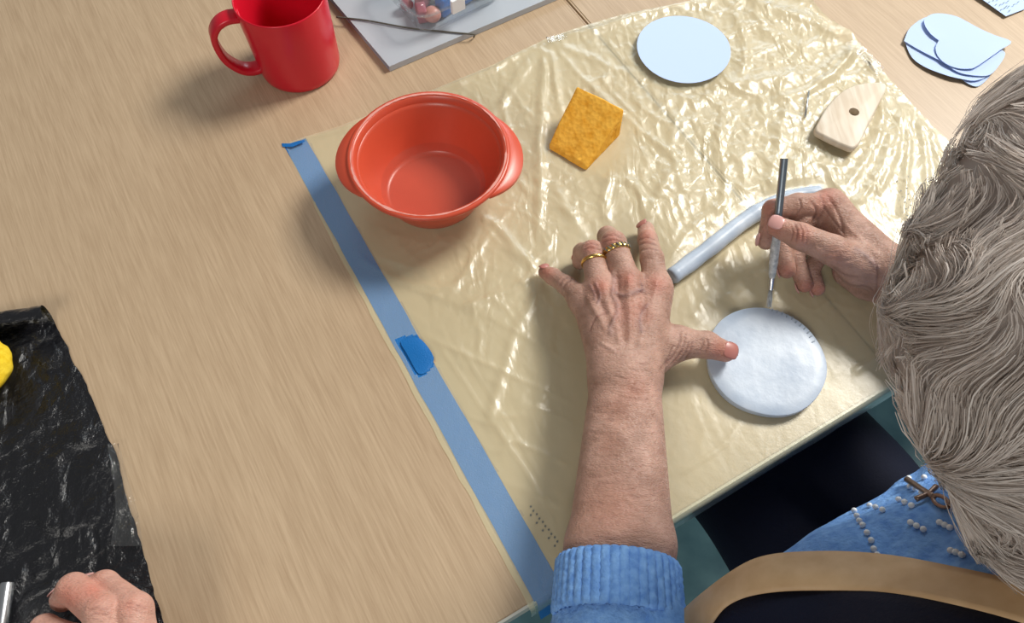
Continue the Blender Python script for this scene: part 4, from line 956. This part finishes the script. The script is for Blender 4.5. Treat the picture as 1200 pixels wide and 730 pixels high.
def card_sdf(p):
    d = torso_sdf(p)
    d = smin(d, smin(cap(p, sh_l, el_l, .056, .052), smin(cap(p, el_l, cuff_b + ax0 * .006 - side * .0085, .046, .0345), cap(p, el_l, cuff_b + ax0 * .006 + side * .0085, .046, .0345), .01), .02), .035)
    d = smin(d, cap(p, sh_r, re, .058, .052), .035)
    d = smin(d, cap(p, re, rw + (re - rw) * .45, .050, .041), .02)
    n = fbm3(p.astype(float), 55, 21); d = d + (0.0022 * n[:, 0] + 0.0010 * np.sin(p[:, 2] * 130 + n[:, 1] * 3)).astype(np.float32)
    return np.maximum(d, -(ell(p, T(MA, -0.080, 0.955), (.062, .062, .062))))
lo = np.minimum(np.minimum(pelvis, el_l), sh_l) - [.16, .16, .12]; hi = np.maximum(sh_r, rw) + [.12, .16, .12]
Cv, Cq = sdf_mesh(card_sdf, lo, hi, 0.0030)
cardigan = mesh_quads('cardigan', Cv, Cq, m_knit, woman)
# ribbed cuff around the left forearm
ax = cuff_b - cuff_a; L_ = np.linalg.norm(ax); ax /= L_; s1 = np.cross(ax, [0, 0, 1]); s1 /= np.linalg.norm(s1); s2 = np.cross(s1, ax)
nr, nl = 60 * 6, 16; vv = []
for j in range(nl):
    t = j / (nl - 1); c = cuff_a + ax * (t * (L_ + .006)); prof_r = 0.0 if 0 < j < nl - 1 else -0.0015
    for k in range(nr):
        a = 2 * math.pi * k / nr; rib = 0.0020 * (abs(math.sin(a * 21)) ** 0.6 * 1.5 - 1) + 0.0004 * math.sin(t * 40 + k)
        rx = .0405 + .0015 * t; rz = .0325 + .003 * t
        vv.append(c + (s1 * math.cos(a) * (rx + rib + prof_r) + s2 * math.sin(a) * (rz + rib + prof_r)))
f = [(j * nr + k, j * nr + (k + 1) % nr, (j + 1) * nr + (k + 1) % nr, (j + 1) * nr + k) for j in range(nl - 1) for k in range(nr)]
o = mesh_np('cuff', vv, f, m_knit, woman); md = o.modifiers.new('t', 'SOLIDIFY'); md.thickness = 0.002; md.offset = -1
# pearls sewn round the yoke
m_pearl = mat('pearl_bead', (0.92, 0.94, 0.93), 0.22)
bm = bmesh.new(); bmesh.ops.create_uvsphere(bm, u_segments=14, v_segments=9, radius=1.0); pm = bpy.data.meshes.new('pearl'); bm.to_mesh(pm); bm.free(); pm.shade_smooth(); pm.materials.append(m_pearl)
pearls = [(997, 581), (998, 587), (999, 592), (1001, 598), (1004, 604), (1007, 610), (1011, 615), (1016, 624), (1021, 633), (1024, 643), (1028, 650),
          (1014, 571), (1029, 564), (1046, 561), (1065, 560), (1083, 559), (1019, 592), (1026, 594), (1034, 597), (1053, 585), (1060, 588), (1068, 592), (1066, 570), (1073, 573), (1080, 577), (1067, 612), (1074, 616), (1082, 620), (1101, 612), (1107, 615), (1113, 618), (1114, 645), (1120, 647), (1127, 650), (1128, 600), (1134, 603)]
for x, y in pearls:
    o = bpy.data.objects.new('pearl', pm); o.location = tuple(hit(card_sdf, x, y, lift=0.0012)); o.scale = (.0019,) * 3; link(o, cardigan)
# brooch
m_bronze = mat('worn_bronze', (0.30, 0.20, 0.15), 0.4, 0.8)
bp = [hit(card_sdf, x, y, lift=0.003) for x, y in [(1063, 562), (1080, 573), (1094, 582), (1110, 592)]]
bro = [([bp[0], bp[1], bp[2]], [.0022, .0018, .0020]), ([hit(card_sdf, 1073, 585, lift=.003), hit(card_sdf, 1088, 578, lift=.003), hit(card_sdf, 1097, 570, lift=.003)], [.0018, .0014, .0018])]
vv = []; f = []
for pts, r in bro:
    a, b = tube(catmull(pts, 4), np.interp(np.linspace(0, 1, 9), [0, .5, 1], r), 8); f += [tuple(i + len(vv) for i in q_) for q_ in b]; vv += a
th = np.linspace(0, 2 * math.pi, 20); a, b = tube([bp[2] * .45 + bp[3] * .55 + (bp[3] - bp[2]) * .55 * math.cos(t) + np.cross((bp[3] - bp[2]), camdir(bp[2])) * .35 * math.sin(t) for t in th], .0013, 8)
f += [tuple(i + len(vv) for i in q_) for q_ in b]; vv += a
o = mesh_np('brooch', vv, f, m_bronze, cardigan); o['label'] = 'small bronze cross-shaped brooch'

# ---- tan strap over navy cloth -----------------------------------------------
m_tan = mat('tan_leather', rough=0.55); noise_color(m_tan, 60, (0.54, 0.335, 0.165), (0.66, 0.44, 0.24), 0.3, 0.7, 4)
m_navy = mat('navy_cloth', (0.006, 0.008, 0.022), 0.75, spec=0.2); noise_bump(m_navy, 500, 0.0005)
top_e = catmull([(760, 775), (785, 740), (803, 717), (830, 694), (860, 672), (892, 655), (940, 650), (1000, 650), (1060, 656), (1120, 668), (1180, 680), (1230, 694), (1290, 715)], 6)
bot_e = catmull([(800, 790), (820, 757), (838, 730), (850, 713), (872, 701), (905, 694), (950, 692), (1005, 694), (1062, 700), (1120, 712), (1180, 727), (1225, 742), (1285, 765)], 6)
def strap_h(x): return float(np.interp(x, [740, 803, 892, 1000, 1120, 1200, 1300], [.045, .075, .125, .150, .165, .175, .185]))
def above(pts, lift):
    """push points that would sink into the knit out to its surface"""
    for _ in range(8):
        d = torso_sdf(pts.astype(np.float32)) - .004; m_ = d < lift
        if not m_.any(): break
        pts = pts + fgrad(torso_sdf, pts) * np.where(m_, lift - d, 0)[:, None]
    return pts
def sit(x, y, p, lift):
    return hit(torso_sdf, x, y, lift=lift) if float(torso_sdf(p[None].astype(np.float32))[0]) < lift else p
NS = len(top_e); vv = []
for k in range(NS):
    for j in range(7):
        t = j / 6; x, y = top_e[k] * (1 - t) + bot_e[k] * t; vv.append(sit(x, y, P(x, y, strap_h(x) + 0.004 * math.sin(math.pi * t) + 0.010 * t), .009))
vv = np.array(vv).reshape(NS, 7, 3)
for _ in range(10): vv[1:-1] = 0.5 * vv[1:-1] + 0.25 * (vv[:-2] + vv[2:])
f = [(k * 7 + j, (k + 1) * 7 + j, (k + 1) * 7 + j + 1, k * 7 + j + 1) for k in range(NS - 1) for j in range(6)]
o = mesh_np('shoulder_strap', vv.reshape(-1, 3), f, m_tan, woman); md = o.modifiers.new('t', 'SOLIDIFY'); md.thickness = 0.0025; o['label'] = 'wide tan leather strap'
NR = 16; edge = vv[:, 6] * .9 + vv[:, 5] * .1 - [0, 0, .003]; nvv = []
for k in range(NS):
    for j in range(NR):
        t = j / (NR - 1); nvv.append(edge[k] + np.array([(0.20 - edge[k][0]) * .25 * t, -.16 * t, .030 * math.sin(t * 2.2) + .0022 * math.sin(j * 1.1 + k * .12) * (j > 0)]))
nvv = above(np.array(nvv), .004); wt_ = np.tile(np.clip((np.linspace(0, 1, NR) - .15) / .25, 0, 1), NS)
for _ in range(4): nvv = nvv - fgrad(torso_sdf, nvv) * ((torso_sdf(nvv.astype(np.float32)) - .009) * wt_)[:, None]
nvv = nvv.reshape(NS, NR, 3)
for _ in range(4): nvv[1:-1, 1:-1] = 0.5 * nvv[1:-1, 1:-1] + 0.125 * (nvv[:-2, 1:-1] + nvv[2:, 1:-1] + nvv[1:-1, :-2] + nvv[1:-1, 2:])
f = [(k * NR + j, (k + 1) * NR + j, (k + 1) * NR + j + 1, k * NR + j + 1) for k in range(NS - 1) for j in range(NR - 1)]
o = mesh_np('navy_vest', nvv.reshape(-1, 3), f, m_navy, woman); md = o.modifiers.new('t', 'SOLIDIFY'); md.thickness = 0.003; o['label'] = 'dark navy cloth worn over the cardigan'

# ---- trousers and shoes --------------------------------------------------------
kn = [T(MA - .012, 0.30, 0.535), T(MA + .075, 0.31, 0.535)]; an = [T(MA - .075, 0.27, 0.09), T(MA + .075, 0.29, 0.09)]; hp = [T(MA - .020, -0.20, 0.545), T(MA + .060, -0.20, 0.545)]
def trs(p):
    d = None
    for k in (0, 1):
        c = smin(cap(p, hp[k], kn[k], .072, .062), cap(p, kn[k], an[k], .064, .046), .03); d = c if d is None else smin(d, c, .03)
    n = fbm3(p.astype(float), 60, 4); return (d + 0.002 * n[:, 0]).astype(np.float32)
tl_ = np.array(kn + an + hp); tv, tq = sdf_mesh(trs, tl_.min(0) - [.12, .12, .03], tl_.max(0) + [.12, .12, .12], 0.006)
mesh_quads('trousers', tv, tq, m_navy, woman)
m_shoe = mat('black_shoe', (0.015, 0.015, 0.017), 0.4)
for k in (0, 1):
    a = an[k]; hl = T(0, 1, 0)
    def shoe(p, a=a): 
        d = smin(cap(p, a - hl * .02 - [0, 0, .045], a + hl * .12 - [0, 0, .055], .038, .034), cap(p, a, a - [0, 0, .03], .042, .04), .03); return smax(d, (0.002 - p[:, 2]), .004)
    sv, sq = sdf_mesh(shoe, a - [.12, .15, .1], a + [.12, .22, .06], 0.005); mesh_quads('shoe', sv, sq, m_shoe, woman)

# ---- hair: a soft cap with thousands of wavy strands over it ---------------------
m_hair = mat('silver_hair', rough=0.62, spec=0.35)
at = nd(m_hair, 'ShaderNodeVertexColor', layer_name='tint'); lk(m_hair, at.outputs[0], bsdf(m_hair).inputs['Base Color'])
tlh = nd(m_hair, 'ShaderNodeBsdfTranslucent'); lk(m_hair, at.outputs[0], tlh.inputs[0]); mxh = nd(m_hair, 'ShaderNodeMixShader'); mxh.inputs[0].default_value = 0.35
outh = m_hair.node_tree.nodes['Material Output']; lk(m_hair, bsdf(m_hair).outputs[0], mxh.inputs[1]); lk(m_hair, tlh.outputs[0], mxh.inputs[2]); lk(m_hair, mxh.outputs[0], outh.inputs[0])
hc_ = head_c - hf * .012 + hu * .006 + np.array([0.012, 0, 0])
front = CAM + ray(1262, 200) * 0.375; lobe2 = CAM + ray(1184, 392) * 0.345; lobe3 = CAM + ray(1265, 520) * 0.335
def hair_sdf(p):
    d = ell(p, hc_, (.092, .104, .108), HR)
    d = smin(d, ell(p, hc_ + hs_ * .045 - hf * .045 - hu * .035, (.062, .085, .080), HR), .03)
    d = smin(d, ell(p, front, (.052, .046, .050)), .02)
    d = smin(d, ell(p, lobe2, (.052, .052, .055)), .02)
    d = smin(d, ell(p, CAM + ray(1200, 285) * 0.362, (.042, .046, .046)), .02)
    d = smin(d, ell(p, lobe3, (.050, .052, .055)), .02)
    n = fbm3(p.astype(float), 70, 33); d = d + (0.0065 * n[:, 0]).astype(np.float32)
    face = ell(p, head_c + hf * .085 - hu * .055, (.050, .060, .070), HR)
    return smax(d, -face, .015).astype(np.float32)
hv, hq = sdf_mesh(lambda p: hair_sdf(p) + 0.004, hc_ - .19, hc_ + .19, 0.004)
ho = mesh_quads('hair', hv, hq, m_hair, woman); set_tint(ho, np.tile([.60, .52, .47], (len(hv), 1))); ho['label'] = 'loosely waved silver grey hair'
def strands(N, seg, step, seed):
    r = np.random.default_rng(seed); p = hv[r.integers(0, len(hv), N)] + r.normal(size=(N, 3)) * .003
    lift = r.random(N) ** 2 * .007 - 0.002; crown = hc_ + hu * .10 - hf * .03; path = []; lockc = fbm3(p, 110, 8)[:, 0]
    for k in range(seg):
        g = fgrad(hair_sdf, p); d = hair_sdf(p.astype(np.float32)); p = p - g * (d - lift)[:, None]
        path.append(p.copy())
        fl = (p - crown); fl /= np.linalg.norm(fl, axis=1)[:, None] + 1e-9
        fl = fl * 0.75 - hu * 0.45 + fbm3(p, 50, 9) * 1.25 + fbm3(p, 125, 10) * 0.8
        fl -= g * (fl * g).sum(1)[:, None]; fl /= np.linalg.norm(fl, axis=1)[:, None] + 1e-9
        p = p + fl * step
        lift = lift + 0.0005 * np.sin(k * 0.9 + lockc * 6)
    return np.stack(path, 1), lockc
def strand_mesh(name, N, kids, seg, step, wdt, seed):
    r = np.random.default_rng(seed + 50); C_, lc = strands(N, seg, step, seed)
    C_ = np.repeat(C_, kids, 0); lc = np.repeat(lc, kids); N *= kids
    tan = np.gradient(C_, axis=1); tan /= np.linalg.norm(tan, axis=2)[..., None] + 1e-9
    spread = np.sin(np.linspace(.15, 1, seg) * 2.6)[None, :, None]
    C_ = C_ + r.normal(size=(N, 1, 3)) * .0016 * spread + r.normal(size=(N, 1, 3)) * .0006 * np.sin(np.linspace(0, 7, seg)[None, :, None] + r.random((N, 1, 1)) * 6)
    rv = r.normal(size=(N, 1, 3)); s = np.cross(tan, rv); s /= np.linalg.norm(s, axis=2)[..., None] + 1e-9
    prof = np.sin(np.linspace(0.12, 1, seg) ** 0.8 * math.pi * 0.93 + 0.12) ** 0.6; wd = (wdt * (0.6 + 0.8 * r.random(N)))[:, None] * prof[None]
    V_ = np.stack([C_ - s * wd[..., None], C_ + s * wd[..., None]], 2).reshape(-1, 3); i0 = (np.arange(N)[:, None] * seg + np.arange(seg - 1)[None]).ravel() * 2
    Q_ = np.stack([i0, i0 + 1, i0 + 3, i0 + 2], 1)
    o = mesh_quads(name, V_, Q_, m_hair, ho); o['kind'] = 'stuff'
    t = np.clip(0.5 + 0.30 * lc + 0.20 * r.normal(size=N), 0, 1)[:, None]; c = np.array([.61, .53, .475]) * (1 - t) + np.array([.88, .82, .765]) * t
    set_tint(o, np.repeat(c, seg * 2, axis=0))
strand_mesh('hair_strands', 8500, 6, 13, .0055, .00023, 3)

# ---- the neighbour's hand on the black film --------------------------------------
N_i = HP([(168, 778, .050), (158, 715, .056), (122, 686, .040), (104, 688, .022)])
N_m = HP([(132, 790, .052), (120, 718, .060), (86, 690, .046), (74, 702, .026)])
N_r = HP([(98, 805, .046), (84, 752, .050), (52, 737, .036), (44, 748, .018)])
N_p = HP([(72, 825, .036), (52, 790, .036), (28, 780, .026), (20, 792, .014)])
N_t = HP([(160, 850, .040), (120, 850, .034), (80, 840, .026), (50, 830, .018)])
nw = P(150, 905, .048); nb = nw + np.array([0.05, -0.20, 0.02])
N_f = [(N_i, [.0125, .0115, .0100, .0085]), (N_m, [.0125, .0115, .0105, .0088]), (N_r, [.0120, .0110, .0095, .0082]), (N_p, [.011, .0095, .0082, .0072]), (N_t, [.016, .0135, .0115, .0095])]
N_palm = [(nw + side * .012, N_i[0], .018, .013), (nw + side * .004, N_m[0], .018, .013), (nw - side * .004, N_r[0], .018, .013), (nw - side * .012, N_p[0], .017, .012), (nw, N_t[0], .017, .016), (N_i[0], N_p[0], .011, .011)]
N_arm = [(nw + side * .013, nb + side * .02, .019, .028), (nw - side * .013, nb - side * .02, .019, .028)]
N_sdf = hand_sdf(N_f, N_palm, N_arm)
allp = np.array([p for pts, _ in N_f for p in pts] + [nw, nb]); Nv, Nq = sdf_mesh(N_sdf, allp.min(0) - [.04, .04, .02], allp.max(0) + [.04, .03, .03], 0.0014)
Nv, Nt = detail(Nv, Nq, [([(103, 716), (114, 712), (128, 716)], 1.5, -0.5, dk), ([(104, 722), (116, 718), (130, 722)], 1.2, -0.4, dk), ([(147, 706), (158, 708), (168, 712)], 1.3, -0.5, dk), ([(148, 712), (158, 714), (168, 718)], 1.2, -0.4, dk)], [(80, 700, 16, red), (110, 690, 14, red), (150, 710, 14, (1.05, .92, .9))])
neigh = thing('person', tuple(P(150, 905)), 'bare forearm and pink hand of a person working on the black plastic', 'person')
o = mesh_quads('body', Nv, Nq, m_skin2, neigh); set_tint(o, np.clip(Nt, 0, 1.2))
nail(N_i[-1], N_i[-2], np.array([-0.5, 0.9, 0.3]), .0115, .0115, .0088, m_nail2, neigh, .4); nail(N_m[-1], N_m[-2], np.array([-0.8, 0.7, 0.2]), .0118, .0120, .0090, m_nail2, neigh, .4)
for fg in (N_r, N_p): nail(fg[-1], fg[-2], np.array([-0.8, 0.6, 0.3]), .0105, .0105, .0080, m_nail2, neigh, .4)
sl = lambda p: smin(cap(p, nw + (nb - nw) * .55, nb, .040, .046), cap(p, nb, nb + (nb - nw) * .15, .046, .048), .01)
sv, sq = sdf_mesh(sl, nb - [.1, .1, .08], nw + [.1, .1, .08], 0.005); mesh_quads('sleeve', sv, sq, mat('grey_jersey', (0.12, 0.12, 0.13), 0.9), neigh)

# ================================================================== black film on the left, its tape, sponge and tool
nu2, nv2 = 150, 190
re_px = [(190, 730), (178, 690), (165, 640), (150, 585), (131, 520), (110, 470), (88, 425), (68, 386)]
rt2 = np.array([AB(205, 790)] + [AB(*q_) for q_ in re_px]); rt2 = resample(catmull(rt2, 6), nv2); rt2[:, 0] += 0.0012 * vnB(rt2[:, 1] * 50, rt2[:, 1] * 0 + 3) + 0.0005 * vnC(rt2[:, 1] * 160, rt2[:, 1] * 0)
fe = resample([AB(-210, 442), AB(-60, 408), AB(0, 394), AB(68, 386)], nu2)
lf2 = resample([AB(-330, 880), AB(-210, 442)], nv2); ne = resample([AB(-330, 880), AB(205, 790)], nu2)
G2 = coons(lf2, rt2, ne, fe, np.linspace(0, 1, nu2), np.linspace(0, 1, nv2)); a2, b2 = G2[..., 0], G2[..., 1]
w2 = a2 + .01 * vnA(a2 * 30, b2 * 30); w3 = b2 + .01 * vnB(a2 * 30, b2 * 30)
z2 = TZ + .0006 + .0034 * (np.abs(vnC(w2 * 34, w3 * 34)) + .5 * np.abs(vnD(w2 * 75, w3 * 75)) + .25 * np.abs(vnA(w2 * 150, w3 * 150))) * np.clip((rt2[None, :, 0] - a2) / .02 + .1, 0, 1)
X2 = a2 * AX[0] + b2 * BX[0]; Y2 = a2 * AX[1] + b2 * BX[1]; V2 = np.stack([X2, Y2, z2], -1)
# the far hem curls up and back over itself
ext = []
for k in range(1, 15):
    t = k / 14; a_ = t * math.pi * 1.15; R_ = .0075 + .004 * np.linspace(0, 1, nu2); bb = np.sin(a_) * R_ * 1.3 + t * .006; zz = (1 - np.cos(a_)) * R_ 
    e = V2[:, -1].copy(); e[:, 0] += BX[0] * bb; e[:, 1] += BX[1] * bb; e[:, 2] = TZ + .0012 + zz + .0006 * vnA(np.arange(nu2) * .3, np.full(nu2, t * 3)); ext.append(e)
V2 = np.concatenate([V2, np.stack(ext, 1)], 1); n2v = V2.shape[1]
ii, jj = np.meshgrid(np.arange(nu2 - 1), np.arange(n2v - 1), indexing='ij'); q2 = np.stack([ii * n2v + jj, (ii + 1) * n2v + jj, (ii + 1) * n2v + jj + 1, ii * n2v + jj + 1], -1).reshape(-1, 4)
o = mesh_quads('plastic_sheet', V2.reshape(-1, 3), q2, m_bfilm); setp(o, 'crumpled black plastic sheet with a curled far hem', 'plastic sheet')
clear_tape([(126, 520), (133, 560), (136, 600), (130, 640), (140, 520), (150, 560), (162, 600), (168, 640)], 'clear tape stuck over the edge of the black plastic', 0.005)
m_sp2 = mat('bright_yellow_sponge', rough=0.9, spec=0.1); noise_color(m_sp2, 200, (0.75, 0.50, 0.02), (0.90, 0.66, 0.05)); noise_bump(m_sp2, 500, .0008)
sc = P(-36, 432, .018)
def sps(p): return (ell(p, sc, (.034, .030, .017)) + .0006 * fbm3(p.astype(float), 500, 2)[:, 0]).astype(np.float32)
sv, sq = sdf_mesh(sps, sc - .045, sc + .045, .0016); setp(mesh_quads('sponge', sv, sq, m_sp2), 'rounded bright yellow sponge on the black plastic', 'sponge')
t0, t1 = P(-8, 790, .009), P(8.5, 683, .012); vv, f = tube([t0, t0 * .5 + t1 * .5, t0 * .03 + t1 * .97, t1], [.0048, .0048, .0048, .0042], 20)
setp(autosmooth(mesh_np('metal_rod', vv, f, m_metal), 40), 'polished metal tool handle lying on the black plastic', 'tool')

# ================================================================== chair under the woman
m_seat = mat('charcoal_seat', (0.02, 0.02, 0.022), 0.6)
chair = thing('chair', tuple(T(MA, -0.16, 0)), 'dark chair under the person in the blue cardigan', 'chair')
def rbox(a0, a1, b0_, b1_, z0_, z1_, nm, m, bev):
    bm = box_bm((a0, b0_, z0_), (a1, b1_, z1_), bev, 3)
    for v in bm.verts: v.co = Vector(T(v.co.x, v.co.y, v.co.z))
    mesh_bm(nm, bm, m, chair)
rbox(MA - .15, MA + .17, -.42, -.12, .356, .390, 'seat', m_seat, .012)
rbox(MA - .19, MA + .19, -.425, -.402, .56, .80, 'backrest', m_seat, .010)
for sa in (-1, 1):
    for b_, top in ((-.39, .80), (-.14, .358)):
        vv, f = tube([T(MA + sa * .14, b_, 0), T(MA + sa * .14, b_, top * .5), T(MA + sa * .14, b_, top)], .011, 12); mesh_np('leg', vv, f, m_steel, chair)
